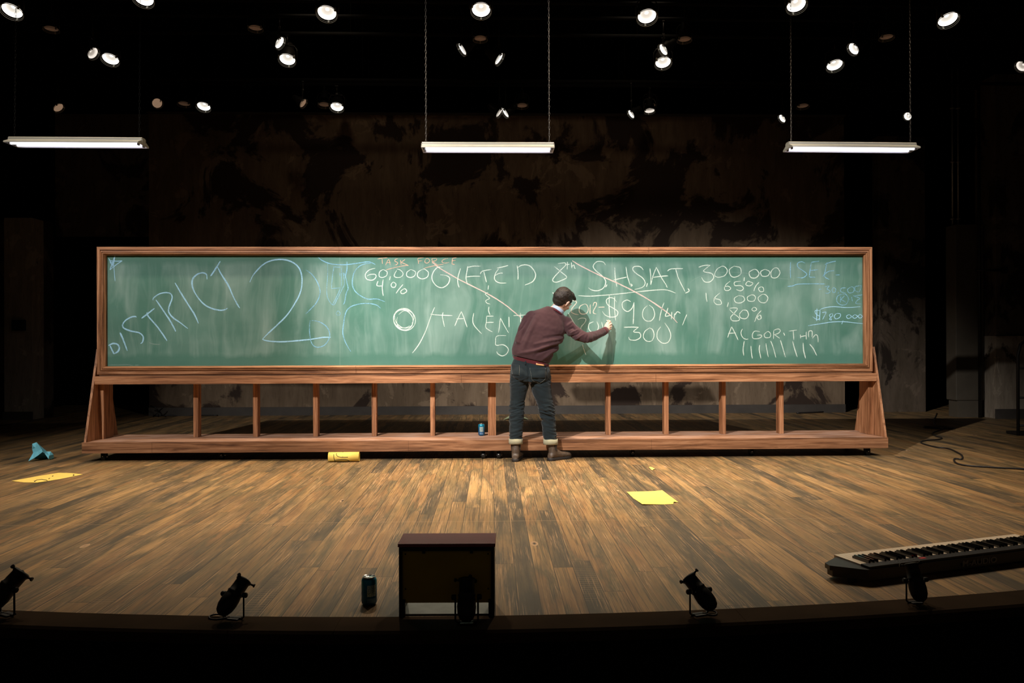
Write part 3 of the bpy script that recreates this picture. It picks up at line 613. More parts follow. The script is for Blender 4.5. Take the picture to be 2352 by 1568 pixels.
for k in ('lamp_mid', 'lamp_warm', 'lamp_brown'):
    me = LM[1].copy(); me.materials.clear(); me.materials.append(M[k]); REFL[k] = me
ORD = ['first', 'second', 'third', 'fourth', 'fifth', 'sixth', 'seventh', 'eighth', 'ninth']
def rodmesh(L):
    b = MB(); b.tube([(0, 0, .20), (0, 0, .20+L)], .011, 8); b.box((0, 0, .20+L-.004), (.05, .04, .008)); return b.mesh('drop_rod', M['metal_black'])
def stage_lamp(px, py, Y, aim, size, glowm, label, group, spill=0, pz=5.5):
    p = at(px, py, Y); r = empty('stage_lamp', p, 0, label, 'stage light', group)
    q = Vector(aim).normalized().to_track_quat('Z', 'Y'); s = size/.096
    cano = link('can', LM[0], r); cano.rotation_mode = 'QUATERNION'; cano.rotation_quaternion = q; cano.scale = (s, s, s)
    link('reflector', REFL[glowm], cano); link('gel_frame', LM[2], cano)
    yk = link('yoke', LM[3], r); yk.scale = (s, s, 1); yk.rotation_euler.z = math.atan2(-aim[0], -aim[1]) if abs(aim[0])+abs(aim[1]) > .01 else 0
    link('clamp', LM[4], yk).scale.z = 1
    link('drop_rod', rodmesh(max(.02, pz-.024-p.z-.20)), yk)
    if spill:
        t = p + Vector(aim).normalized()*4
        spot('lamp_light', p + Vector(aim).normalized()*.03, t, spill, 60, .8, (1, .84, .66), .07)
    return p
FRONT = (0, -.44, -.9); RT = (.8, -.12, -.6); LT = (-.8, -.12, -.6); DN = (0, -.05, -1)
rows = {}
def row(key, Y, items):
    pz = max(at(px, py, Y).z for px, py, *_ in items)+.33
    for px, py, aim, size, g, lab, sp in items: stage_lamp(px, py, Y, aim, size, g, lab, key, sp, pz)
    rows[key] = (Y, pz)
row('bright lamps of the nearest row', 8.5, [(px, py, FRONT, .096, 'lamp_glow', lab, 26) for (px, py), lab in zip(
    [(28, 24), (330, -4), (751, 29), (1105, 22), (1486, 37), (1829, 11), (2177, 44)],
    ['large bright round stage lamp in the top left corner', 'bright stage lamp cut off by the top edge, left of centre',
     'large bright stage lamp high above the blue figure 2', 'large bright stage lamp high above the middle fluorescent light',
     'large bright stage lamp high to the right of the middle fluorescent light', 'bright stage lamp at the top, behind the left chain of the right fluorescent light',
     'large bright stage lamp in the top right corner'])])
row('unlit lamps between the first two rows', 9.4, [(px, py, DN, .074, 'lamp_brown', lab, 0) for (px, py), lab in zip(
    [(118, 66), (587, 64), (1103, 88), (1572, 90), (2036, 85)],
    ['dim brown downward lamp below the top left corner lamp', 'dim brown downward lamp high above the figure 2, left of the bright one', 'dim brown downward lamp under the central bright lamp',
     'dim brown downward lamp right of the pair of bright lamps at right centre', 'dim brown downward lamp between the chains of the right fluorescent light'])])
row('bright lamps of the middle row', 10.0, [
    (254, 135, FRONT, .094, 'lamp_glow', 'bright round lamp of the middle row, above the left fluorescent light', 34),
    (660, 136, FRONT, .094, 'lamp_glow', 'bright round lamp of the middle row, above the blue figure 2', 34),
    (1523, 143, FRONT, .094, 'lamp_glow', 'bright round lamp of the middle row, lower of the pair at right centre', 34),
    (1917, 149, FRONT, .094, 'lamp_glow', 'bright round lamp of the middle row, between the chains of the right fluorescent light', 34)])
row('sideways lamps of the middle row', 9.62, [
    (213, 122, RT, .070, 'lamp_mid', 'smaller sideways lamp just left of the bright middle-row lamp at left', 0),
    (642, 98, RT, .072, 'lamp_glow', 'narrow sideways lamp just above the bright middle-row lamp over the figure 2', 0),
    (1062, 113, LT, .074, 'lamp_glow', 'thin bright sliver of a sideways lamp, left one of the two under the central lamp', 0),
    (1146, 135, RT, .074, 'lamp_glow', 'thin bright sliver of a sideways lamp, right one of the two under the central lamp', 0),
    (1524, 114, LT, .070, 'lamp_glow', 'sideways oval lamp, upper of the pair at right centre', 0),
    (1961, 112, LT, .074, 'lamp_glow', 'bright oval sideways lamp above the right fluorescent light', 0),
    (2346, 152, LT, .066, 'lamp_mid', 'small round lamp cut off by the right edge', 0)])
row('lamps of the rear row', 11.45, [
    (468, 244, FRONT, .088, 'lamp_glow', 'bright lamp of the rear row, right of the left fluorescent light', 0),
    (774, 245, FRONT, .088, 'lamp_glow', 'bright lamp of the rear row, right of the dim pair over the figure 2', 0),
    (1492, 254, (0, -.2, -1), .070, 'lamp_mid', 'small striped lamp of the rear row at right centre', 0),
    (1161, 259, LT, .072, 'lamp_glow', 'thin lamp sliver above the middle fluorescent light, right of the pair', 0)])
row('sideways lamps of the rear row', 10.95, [
    (134, 247, (.6, -.15, -.6), .066, 'lamp_warm', 'dim orange lamp directly above the left fluorescent light', 0),
    (361, 237, (.45, -.6, -.4), .062, 'lamp_warm', 'dim orange oval lamp above the right end of the left fluorescent light', 0),
    (696, 237, RT, .062, 'lamp_warm', 'dim orange narrow lamp left of the brown lamp over the figure 2', 0),
    (1147, 258, RT, .070, 'lamp_mid', 'thin lamp sliver above the middle fluorescent light, left of the pair', 0),
    (1450, 262, LT, .060, 'lamp_glow', 'small bright oval lamp of the rear row between the two right-hand fluorescent lights', 0),
    (1797, 272, LT, .058, 'lamp_glow', 'small bright oval lamp just above the left end of the right fluorescent light', 0),
    (2085, 267, (-.75, -.4, -.4), .052, 'lamp_glow', 'small bright round lamp just above the right end of the right fluorescent light', 0)])
row('unlit lamps of the rear row', 11.85, [(px, py, (0, -.12, -1), .080, 'lamp_brown', lab, 0) for (px, py), lab in zip(
    [(423, 238), (745, 240), (1199, 242), (1493, 242), (1844, 243)],
    ['dim brown lamp touching the left of a bright rear-row lamp, left of centre', 'dim brown lamp touching the bright rear-row lamp over the figure 2', 'dim brown lamp above the right half of the middle fluorescent light',
     'dim brown lamp over the small striped rear-row lamp', 'dim brown lamp right of the left chain of the right fluorescent light'])])
for (k, (Y, pz)), lab in zip(rows.items(), ['nearest', 'second', 'middle', 'sideways middle', 'rear', 'sideways rear', 'rearmost']):
    b = MB(); b.lathe([(.0, -7.7), (.024, -7.7), (.024, 7.7), (0, 7.7)], 12, Matrix.Translation((.2, Y, pz)) @ Matrix.Rotation(math.pi/2, 4, 'Y'))
    for xx in (-5.5, -1.8, 1.9, 5.7): b.tube([(xx, Y, pz+.02), (xx, Y, 6.57)], .003, 5)
    tag(b.build('lighting_pipe', M['black']), 'black ceiling pipe on wires carrying the %s row of lamps' % lab, 'lighting pipe')

# ------------------------------------------------------------------ drink cans
def mat_can():
    t = NT('can_print'); x, y, z = t.xyz(t.obj())
    ang = t.math('ARCTAN2', x, t.math('MULTIPLY', y, -1.0))
    c = t.ramp(z, [(.0, (.008, .08, .20)), (.06, (.012, .13, .30)), (.11, (.02, .30, .46))])
    inx = t.math('LESS_THAN', t.math('ABSOLUTE', ang), .62)
    inz = t.math('MULTIPLY', t.math('GREATER_THAN', z, .042), t.math('LESS_THAN', z, .090))
    n = t.noise(t.vec(t.math('MULTIPLY', ang, 5), 0, t.math('MULTIPLY', z, 160)), 1, 3)
    lab = t.ramp(n, [(.45, (.62, .74, .78)), (.52, (.06, .20, .18)), (.58, (.55, .7, .6))])
    c = t.mix(t.math('MULTIPLY', inx, inz), c, lab)
    in2 = t.math('MULTIPLY', inx, t.math('MULTIPLY', t.math('GREATER_THAN', z, .015), t.math('LESS_THAN', z, .034)))
    c = t.mix(t.math('MULTIPLY', in2, .5), c, (.25, .42, .66))
    return t.done(c, .3, .55)
def make_can(p, label):
    r = empty('drink_can', p, 0, label, 'can', 'blue drink cans')
    b = MB(); b.lathe([(0, .004), (.022, .004), (.026, .0), (.030, .006), (.033, .014), (.033, .104), (.031, .110), (.027, .117)], 32); b.build('body', mc, r)
    b = MB(); b.lathe([(.027, .117), (.0275, .121), (.0262, .1222), (.0250, .1175), (.0, .1172)], 32); lid = b.build('lid', M['steel'], r)
    b = MB(); b.box((.006, -.004, .1192), (.022, .012, .0015), Matrix.Rotation(.4, 3, 'Z'), .0005); b.build('pull_tab', M['steel'], lid)
    b = MB(); b.lathe([(0, .1176), (.0085, .1176), (.0085, .1182), (0, .1182)], 16, Matrix.Translation((.012, .008, 0))); b.build('opening', M['black'], lid)
    return r
mc = mat_can()
pc = onz(1106, 1000.0, TZ1); make_can(Vector((pc.x, pc.y, TZ1)), 'blue drink can with pale label on the stand shelf beside the double post')
c2 = copy_tree(bpy.data.objects['drink_can']); c2.location = onz(848, 1387.5); c2['label'] = 'blue drink can in shadow at the front of the stage, left of the maroon-topped box'; c2.rotation_euler.z = .5

# ------------------------------------------------------------------ maroon-topped box
g1, g2 = onz(916, 1417.5), onz(1136, 1415); ang = math.atan2(g2.y-g1.y, g2.x-g1.x)
wbx = (g2-g1).length
r = empty('box_stand', ((g1+g2)/2), ang-.02, 'small black box stand with a maroon top and mustard panel at the stage edge', 'box')
mar = plain('maroon_laminate', (.30, .085, .095), .45, 0, .06, 4, .25); mus = plain('mustard_panel', (.46, .30, .02), .55, 0, .1, 6)
blk = plain('black_painted_wood', (.010, .010, .012), .5, 0, .2, 10); gry = plain('grey_inner_board', (.13, .15, .14), .6, 0, .2, 12)
H, D, w = .286, .17, wbx
b = MB(); b.box((0, D/2, H+.007), (w+.008, D+.006, .014), None, .002); b.build('top', mar, r)
for s in (-1, 1):
    b = MB(); b.box((s*(w/2-.007), D/2, H/2), (.014, D, H), None, .001); b.box((s*(w/2-.019), .012, .035), (.012, .02, .07)); b.build('side_panel', blk, r)
b = MB(); b.box((0, .006, H-.009), (w-.026, .010, .016)); b.box((-w*.24, .004, H-.022), (.012, .008, .01)); b.box((w*.26, .004, H-.022), (.012, .008, .01)); b.build('top_rail', blk, r)
b = MB(); b.box((0, .012, (.055+H-.012)/2), (w-.028, .006, H-.012-.055)); bp = b.build('back_panel', mus, r)
for sx in (-1, 1):
    for zz in (.112, .255):
        b = MB(); b.ball((sx*(w/2-.026), .0085, zz), (.0035, .002, .0035), None, 10, 8); b.build('screw', blk, bp)
b = MB(); b.box((0, D/2, .004), (w-.03, D-.03, .007)); b.build('bottom_board', gry, r)

# ------------------------------------------------------------------ keyboard
kang = math.atan2(.302, .953)
kb = empty('keyboard', (1.746, 3.536, 0), kang, 'black 88-key electronic keyboard lying on the stage floor in the lower right corner', 'keyboard')
kblk = plain('keyboard_black_plastic', (.006, .006, .007), .4, 0, .15, 40, .5); kwh = plain('ivory_white_plastic', (.78, .66, .52), .3, 0, .03, 10, .5)
kred = plain('red_key_panel', (.5, .03, .03), .4); kprint = plain('pale_grey_print', (.15, .15, .15), .5); kkey = plain('gloss_black_key', (.008, .008, .008), .12, 0, 0, 10, .7)
LK = 1.235
b = MB()
b.prism([(-.01, 0, .018), (LK+.01, 0, .018), (LK+.12, .11, .018), (LK+.115, .15, .018), (LK+.004, .20, .018), (.0, .20, .018), (-.115, .15, .018), (-.12, .11, .018)], (0, 0, .030))
b.prism([(-.02, -.004, .048), (LK+.02, -.004, .048), (LK+.135, .112, .048), (LK+.125, .155, .048), (LK+.004, .22, .048), (LK+.004, .055, .048), (-.0, .055, .048), (-.0, .22, .048), (-.125, .155, .048), (-.135, .112, .048)], (0, 0, .022))
b.prism([(-.005, .002, .070), (LK+.005, .002, .070), (LK+.005, .055, .070), (-.005, .055, .070)], (0, 0, .011))
b.box((LK/2, .13, .046), (LK+.02, .16, .02))
b.build('case', kblk, kb)
b = MB()
for x, s in ((-.05, .0), (.3, 0), (.9, 0), (LK+.05, 0)): b.box((x, .06, .009), (.03, .03, .018))
b.build('feet', M['rubber'], kb)
kw = LK/52
letters = ['C'] + list('BAGFEDC')*8
for i in range(52):
    if i*kw > 1.20: continue
    b = MB(); b.box(((i+.5)*kw, .1455, .0665), (kw*.955, .181, .021), None, .0012); b.build('white_key', kwh, kb)
    if i+1 < 52 and (letters[i]+letters[i+1]) in ('BA', 'AG', 'GF', 'ED', 'DC'):
        b = MB(); x = (i+1)*kw; b.prism([(x-.0058, .056, .076), (x+.0058, .056, .076), (x+.0058, .160, .076), (x-.0058, .160, .076)], (0, 0, .011))
        b.prism([(x-.0048, .056, .087), (x+.0048, .056, .087), (x+.0048, .151, .087), (x-.0048, .151, .087)], (0, 0, .007)); b.build('black_key', kkey, kb)
b = MB(); b.box((.345, .032, 0.0815), (.035, .018, .001)); b.build('red_panel', kred, kb)
b = MB(); b.mi = 0
for x in [.13+.013*k for k in range(9)]+[.255+.014*k for k in range(4)]: b.box((x, .030+.006*math.sin(x*90), .0816), (.007, .004, .0012))
b.build('panel_print', kprint, kb)
def text_mesh(name, txt, size, mat, parent, loc, rot, ext=.0006, wide=1.0):
    c = bpy.data.curves.new('lettering', 'FONT'); c.body = txt; c.size = size; c.extrude = ext; c.offset = size*.018
    t = bpy.data.objects.new('lettering', c); COL.objects.link(t)
    dg = bpy.context.evaluated_depsgraph_get(); me = bpy.data.meshes.new_from_object(t.evaluated_get(dg)); bpy.data.objects.remove(t)
    me.materials.clear(); me.materials.append(mat); o = link(name, me, parent); o.location = loc; o.rotation_euler = rot; o.scale = (wide, 1, 1); return o
lg = text_mesh('logo', 'M-AUDIO', .040, kprint, kb, (.555, -.0045, .046), (math.pi/2, 0, 0), .0006, 1.32)
lg['label'] = 'pale grey lettering M-AUDIO'
lg.location.z = .030

# ------------------------------------------------------------------ papers
mp_y = plain('yellow_paper', (.82, .58, .12), .8, 0, .05, 20); mp_b = plain('sky_blue_paper', (.20, .64, .78), .8, 0, .06, 20); mp_g = plain('pale_green_paper', (.36, .42, .24), .8)
mink = plain('black_marker_ink', (.02, .015, .01), .6)
def sheet(name, pts, mat, label, cat='paper', curl=.006):
    c = sum(pts, Vector())/len(pts); b = MB()
    top = [b.bm.verts.new(p+Vector((0, 0, .002+curl*(i % 3 == 0)))) for i, p in enumerate(pts)]; bot = [b.bm.verts.new(p+Vector((0, 0, .0008+curl*(i % 3 == 0)))) for i, p in enumerate(pts)]
    ct = b.bm.verts.new(c+Vector((0, 0, .0035))); cb = b.bm.verts.new(c+Vector((0, 0, .001))); n = len(pts)
    for i in range(n):
        j = (i+1) % n; b._f([top[i], top[j], ct]); b._f([bot[j], bot[i], cb]); b._f([top[i], bot[i], bot[j], top[j]])
    return tag(b.build(name, mat), label, cat)
k1 = 14.256
sheet('paper_sheet', [onz(1420+x/k1, 1060+y/k1) for x, y in [(275, 1018), (1160, 970), (1440, 940), (1640, 1115), (1690, 1125), (1975, 1335), (1815, 1345), (1805, 1390), (1470, 1405), (790, 1425), (500, 1205)]], mp_y, 'yellow paper sheet with a torn corner lying on the floor right of the man')
sheet('paper_scrap', [onz(1420+x/k1, 1060+y/k1) for x, y in [(1000, 215), (1085, 175), (1130, 195), (1200, 270), (1110, 280), (1060, 240)]], mp_y, 'tiny torn scrap of yellow paper on the floor right of the man', 'paper', .01)
k2 = 11.76
ps = sheet('paper_sheet', [onz(x/k2, 1000+y/k2) for x, y in [(310, 1240), (960, 1110), (1570, 1010), (1900, 1025), (2240, 1052), (1620, 1180), (1010, 1285), (650, 1268)]], mp_y, 'long yellow paper sheet with marker marks on the floor at the far left', 'paper', .003)
b = MB()
for st in ([(930, 1230), (1000, 1195), (1130, 1180), (1250, 1200), (1280, 1215)], [(920, 1225), (950, 1240)], [(1310, 1165), (1345, 1150)], [(1405, 1098), (1435, 1085)], [(1975, 1050), (2005, 1062), (1970, 1080)]):
    b.tube([onz(x/k2, 1000+y/k2, .0062) for x, y in st], .0022, 5)
b.build('marker_marks', mink, ps, True)['label'] = 'black marker marks'
# crumpled blue paper
V = dict(a=(765, 690, 7.40), b=(900, 460, 7.46), c=(868, 370, 7.50), d=(870, 220, 7.52), e=(990, 180, 7.50), f=(1110, 290, 7.53), g=(1270, 430, 7.55), h=(1370, 430, 7.52), i=(1445, 510, 7.50), j=(1440, 610, 7.48), k=(1390, 640, 7.45),
         l=(1310, 630, 7.42), m=(1215, 480, 7.44), n=(1150, 440, 7.42), o=(1050, 520, 7.40), p=(900, 620, 7.395), q=(960, 330, 7.43), r=(1020, 420, 7.41), s=(1130, 370, 7.46), t=(1330, 540, 7.42), u=(905, 290, 7.44))
VV = {}
for k, (x, y, Y) in V.items():
    q = at(x/k2, 1000+y/k2, Y+.11+(x/k2-65)*.0014); q.z = max(q.z, .002); VV[k] = q
for k, src, Y in (('B', 'd', 7.72), ('C', 'g', 7.80), ('D', 'i', 7.70), ('E', 'c', 7.66)): VV[k] = Vector((VV[src].x, Y, .002))
b = MB(); bv = {k: b.bm.verts.new(v) for k, v in VV.items()}
for fc in 'abp brp pro orn bcq bqr cdu cuq deu equ esq efs qsr rsn fgs sgn gmn gtm ght hit ijt jkt klt lmt deB cdE dBE bcE efB fgC fCB ghC hCD hiD ijD'.split(): b._f([bv[c] for c in fc])
o = b.build('crumpled_paper', mp_b); tag(o, 'crumpled sky-blue paper standing on the floor at the far left', 'paper')
sm = o.modifiers.new('thickness', 'SOLIDIFY'); sm.thickness = .003
q = onz(1160, 962); q2 = onz(1210, 958)
b = MB(); vs = [Vector(p) for p in ((.17, 11.30, .002), (.30, 11.28, .035), (.36, 11.3, .02), (.43, 11.28, .03), (.53, 11.32, .002), (.45, 11.6, .03), (.27, 11.58, .035))]
vb = [b.bm.verts.new(v) for v in vs]
for fc in ((0, 1, 6), (1, 2, 6), (2, 5, 6), (2, 3, 5), (3, 4, 5)): b._f([vb[i] for i in fc])
o = b.build('crumpled_paper', mp_g); tag(o, 'pale green crumpled paper on the floor behind the man\'s legs', 'paper')
sm = o.modifiers.new('thickness', 'SOLIDIFY'); sm.thickness = .003
# yellow paper roll with marker strokes
RR = .0455; T0 = Vector((-1.545, 7.375, RR+.001)); T1 = Vector((-1.258, 7.385, RR+.001))
b = MB(); ax = (T1-T0).normalized(); L = (T1-T0).length; side = Vector((0, 0, 1)).cross(ax)
sp = []
for i in range(84):
    a = i/84*2*math.pi*2.1; rr = RR - .0022*i/84*2.1; sp.append((a, rr))
pts = lambda o: [o + side*math.cos(a)*rr + Vector((0, 0, 1))*math.sin(a)*rr for a, rr in sp]
A, B = pts(T0), pts(T1)
va = [b.bm.verts.new(p) for p in A]; vb = [b.bm.verts.new(p) for p in B]
for i in range(83): b._f([va[i], va[i+1], vb[i+1], vb[i]], True)
tb = b.build('paper_roll', mp_y); tag(tb, 'rolled yellow paper tube with black marker strokes, lying against the stand at left of centre', 'paper')
sm = tb.modifiers.new('thickness', 'SOLIDIFY'); sm.thickness = .0012
b = MB()
for st in ([(400, 1140), (410, 1250), (435, 1385)], [(490, 1110), (480, 1150), (540, 1212), (650, 1240), (850, 1240)], [(675, 1070), (690, 1240)], [(450, 1335), (620, 1315), (800, 1325), (890, 1375)]):
    P = []
    for x, y in smooth_pts([Vector((x, y, 0)) for x, y in st], 5) and [(v.x, v.y) for v in smooth_pts([Vector((x, y, 0)) for x, y in st], 5)]:
        uu = (x-215)/975*L; sv = max(-.98, min(.98, -(y-1228)/165)); th = math.asin(sv)+.14
        P.append(T0 + ax*uu - side*(-1)*0 + (Vector((0, -1, 0))*math.cos(th) + Vector((0, 0, 1))*math.sin(th))*(RR+.0008))
    b.tube(P, .0024, 6)
b.build('marker_strokes', mink, tb, True)['label'] = 'black marker strokes'

# ------------------------------------------------------------------ footlights on the stage lip
mfl = plain('black_footlight', (.008, .0075, .007), .5, 0, .25, 80, .3)
def footlight_meshes():
    b = MB(); b.lathe([(0, -.092), (.014, -.090), (.026, -.080), (.034, -.060), (.0365, -.035), (.034, -.010), (.031, .0), (.033, .004), (.033, .010), (.030, .013), (.029, .055), (.033, .060), (.033, .068), (.024, .072), (.0, .070)], 24)
    body = b.mesh('lamp_body', mfl)
    clips = []
    for a in (.3, 2.4, 4.4):
        b = MB(); p = Vector((math.cos(a), math.sin(a), 0)); b.tube([p*.030+Vector((0, 0, .064)), p*.045+Vector((0, 0, .066))], .004, 8); b.tube([p*.044+Vector((0, 0, .066)), p*.050+Vector((0, 0, .067))], .0075, 8); clips.append(b.mesh('front_clip', mfl))
    b = MB(); b.tube([(-.043, 0, .105), (-.043, 0, .012), (-.036, 0, .004), (.036, 0, .004), (.043, 0, .012), (.043, 0, .105)], .0036, 8, True, False); yoke = b.mesh('yoke', mfl)
    kn = []
    for s in (-1, 1):
        b = MB(); b.lathe([(0, 0), (.010, 0), (.011, .004), (.011, .014), (.008, .018), (0, .018)], 10, Matrix.Translation((s*.040, 0, .10)) @ Matrix.Rotation(s*math.pi/2, 4, 'Y')); kn.append(b.mesh('knob', mfl))
    b = MB(); b.box((0, 0, .003), (.05, .035, .005), None, .001); base = b.mesh('base_plate', mfl)
    b = MB(); pts = [Vector((-.075+.032*math.cos(a), -.01+.018*math.sin(a), .006+.004*math.sin(a))) for a in [2*math.pi*k/16 for k in range(14)]]
    b.tube(pts+[Vector((-.02, 0, .006))], .0036, 6); cab = b.mesh('cable', mfl)
    b = MB(); b.ball((0, -.0305, .002), (.0036, .002, .0036), None, 10, 8); stud = b.mesh('stud', M['steel'])
    return body, clips, yoke, kn, base, cab, stud
FM = footlight_meshes()
for (px, py), d, s, rz, lab in (((17, 1412), (.52, .5, .74), 1.12, -.5, 'black footlight tilted right at the far left end of the stage edge'),
                             ((538, 1421), (.46, .55, .74), 1.0, -.25, 'black footlight with a loop of cable on the stage edge at left, tilted right'),
                             ((1072, 1431), (0, .50, .90), 1.05, .02, 'black upright footlight on the stage edge in front of the maroon-topped box'),
                             ((1606, 1412), (-.58, .5, .74), 1.0, .3, 'black footlight tilted left on the stage edge, right of centre'),
                             ((2103, 1384), (-.05, .42, .93), .98, .1, 'black upright footlight on the stage edge in front of the keyboard')):
    p = onz(px, py); r = empty('footlight', p, rz, lab, 'footlight', 'small footlights along the stage edge'); r.scale = (s, s, s)
    q = (Matrix.Rotation(-rz, 3, 'Z') @ Vector(d)).normalized().to_track_quat('Z', 'X')
    bo = link('lamp_body', FM[0], r); bo.location = (0, 0, .10); bo.rotation_mode = 'QUATERNION'; bo.rotation_quaternion = q
    [link('front_clip', c, bo) for c in FM[1]]; link('stud', FM[6], bo)
    yk = link('yoke', FM[2], r)
    for k in FM[3]: link('knob', k, yk)
    link('base_plate', FM[4], r)
    if px < 1000: link('cable', FM[5], r)
    elif 1500 < px < 1700: link('cable', FM[5], r).scale.x = -.7

# ------------------------------------------------------------------ cables and dim things along the walls
mcab = plain('black_cable_rubber', (.010, .008, .008), .5)
def cable(pts, r, label, z=.006):
    b = MB(); P = smooth_pts([onz(x, y) for x, y in pts], 6); b.tube([Vector((p.x, p.y, r)) for p in P], r, 7)
    return tag(b.build('cable', mcab), label, 'cable')
cable([(2152, 950), (2146, 975), (2180, 983), (2190, 986), (2130, 984), (2125, 981), (2165, 985), (2143, 995), (2150, 1003), (2162, 1006), (2158, 1010), (2120, 1014), (2119, 1020), (2150, 1028), (2180, 1032), (2205, 1044), (2211, 1051), (2208, 1056), (2193, 1055), (2194, 1063), (2215, 1070), (2280, 1075), (2360, 1079)], .008, 'thin black cable snaking across the floor at the right')
cable([(1830, 950), (1880, 948), (1915, 944), (1938, 937), (1941, 944)], .012, 'short black cable at the foot of the back wall, right end')
cable([(352, 956), (420, 955), (500, 955)], .010, 'black cable lying along the foot of the back wall, left end')
b = MB()
P = [at(345, 932, 12.0), at(358, 936, 12.0), at(364, 945, 12.0), at(372, 938, 12.0), at(375, 934, 12.0)]
b.tube(P[:3], .012, 6); b.tube(P[2:], .010, 6); b.tube([P[2], Vector((P[2].x, 12.0, .0))], .008, 6); b.tube([P[2], Vector((P[2].x+.12, 12.0, .0))], .006, 6); b.tube([P[2], Vector((P[2].x-.09, 12.02, .0))], .006, 6)
tag(b.build('floor_bracket', M['metal_black']), 'small black bracket standing at the left end of the back wall', 'bracket')
# wall fixture on the left pier
p = at(44, 742, 11.66)
r = empty('wall_lamp', Vector((p.x, 11.70, p.z)), 0, 'small black wall fixture with a pale top on the left pier', 'wall lamp')
b = MB(); b.box((0, -.05, -.03), (.16, .1, .16), None, .01); b.build('housing', M['metal_black'], r)
b = MB(); b.box((0, -.06, .058), (.15, .08, .014), None, .004); b.build('top_cover', M['fix_white'], r)
# switch box, conduits, frame at right
b = MB(); q = at(2216, 800, 11.4); b.box((q.x, 11.4, 1.55), (.42, .25, 2.6), None, .01)
b.box((q.x, 11.4, .15), (.36, .22, .30))
tag(b.build('tall_cabinet', plain('brown_grey_cabinet_paint', (.075, .062, .045), .6, 0, .15, 3)), 'tall plain brown-grey cabinet against the right wall', 'cabinet')
for x, lab in ((2188, 'left of the two thin vertical pipes above the tall cabinet'), (2201, 'right of the two thin vertical pipes above the tall cabinet'), (2249, 'thicker vertical pipe between the tall cabinet and the right pier')):
    q = at(x, 500, 11.4 if x < 2240 else 11.2); zb = 2.845 if x < 2240 else 0.0
    b = MB(); b.tube([(q.x, q.y, zb), (q.x, q.y, 5.2)], .022 if x > 2240 else .012, 10)
    for zz in (2.95, 3.8, 4.6): b.lathe([(.03, -.01), (.034, 0), (.03, .01)], 10, Matrix.Translation((q.x, q.y, zz)))
    tag(b.build('vertical_pipe', M['galv'] if x < 2240 else M['metal_black']), lab, 'pipe')
q = at(2290, 620, 11.0); b = MB(); b.tube([(q.x-.3, 11.02, q.z), (q.x+.1, 11.02, q.z)], .02, 8); b.box((q.x+.12, 11.02, q.z), (.06, .06, .1), None, .01)
tag(b.build('wall_pipe', M['metal_black']), 'short black pipe with a box fitting across the right pier', 'pipe')
q = onz(2350, 1000); b = MB(); xx, yy = q.x-.06, q.y
arch = [Vector((xx, yy, 0)), Vector((xx, yy, .95)), Vector((xx+.03, yy, 1.08)), Vector((xx+.10, yy, 1.14)), Vector((xx+.35, yy, 1.14)), Vector((xx+.42, yy, 1.08)), Vector((xx+.45, yy, .95)), Vector((xx+.45, yy, 0))]
b.tube(arch, .018, 8)
for zz in (.12, .45, .8): b.tube([(xx, yy, zz), (xx+.45, yy, zz)], .012, 6)
b.box((xx+.22, yy+.1, .02), (.45, .22, .03)); 
tag(b.build('tubular_frame', M['metal_black']), 'black tubular metal frame cut off by the right edge, in front of the right pier', 'frame')
# ------------------------------------------------------------------ the man at the board
from mathutils.bvhtree import BVHTree
def remesh(mb, voxel, smooth=6, factor=.5):
    me = mb.mesh('tmp', []); o = bpy.data.objects.new('tmp', me); COL.objects.link(o)
    m = o.modifiers.new('r', 'REMESH'); m.mode = 'VOXEL'; m.voxel_size = voxel; m.adaptivity = 0
    if smooth:
        s = o.modifiers.new('s', 'SMOOTH'); s.factor = factor; s.iterations = smooth
    dg = bpy.context.evaluated_depsgraph_get(); r = bpy.data.meshes.new_from_object(o.evaluated_get(dg))
    bpy.data.objects.remove(o); bpy.data.meshes.remove(me)
    for p in r.polygons: p.use_smooth = True
    return r
def displace(me, fn):
    nn = [v.normal.copy() for v in me.vertices]
    for v, n in zip(me.vertices, nn):
        d = fn(v.co, n)
        if d: v.co = v.co + n*d
def finish(name, me, mat, parent):
    me.materials.clear(); me.materials.append(mat); return link(name, me, parent, True)
def seg_d(p, a, b):
    ab = b-a; t = max(0, min(1, (p-a).dot(ab)/ab.length_squared)); return (p-(a+ab*t)).length, t
def folds(lst):
    L = []
    for pts, amp, w in lst:
        P = [at(x, y, Y) for x, y, Y in pts]; L.append((P, amp, w))
    def f(p, n):
        if n.y > .45: return 0
        d = 0
        for P, amp, w in L:
            best = 9; tt = 0; N = len(P)-1
            for i in range(N):
                q = Vector((p.x, 0, p.z)); a = Vector((P[i].x, 0, P[i].z)); b = Vector((P[i+1].x, 0, P[i+1].z))
                dd, t = seg_d(q, a, b)
                if dd < best: best = dd; tt = (i+t)/N
            if best < w*3: d += amp*math.exp(-(best/w)**2)*(.35+.65*math.sin(math.pi*min(1, tt*.9+.08)))
        return d
    return f

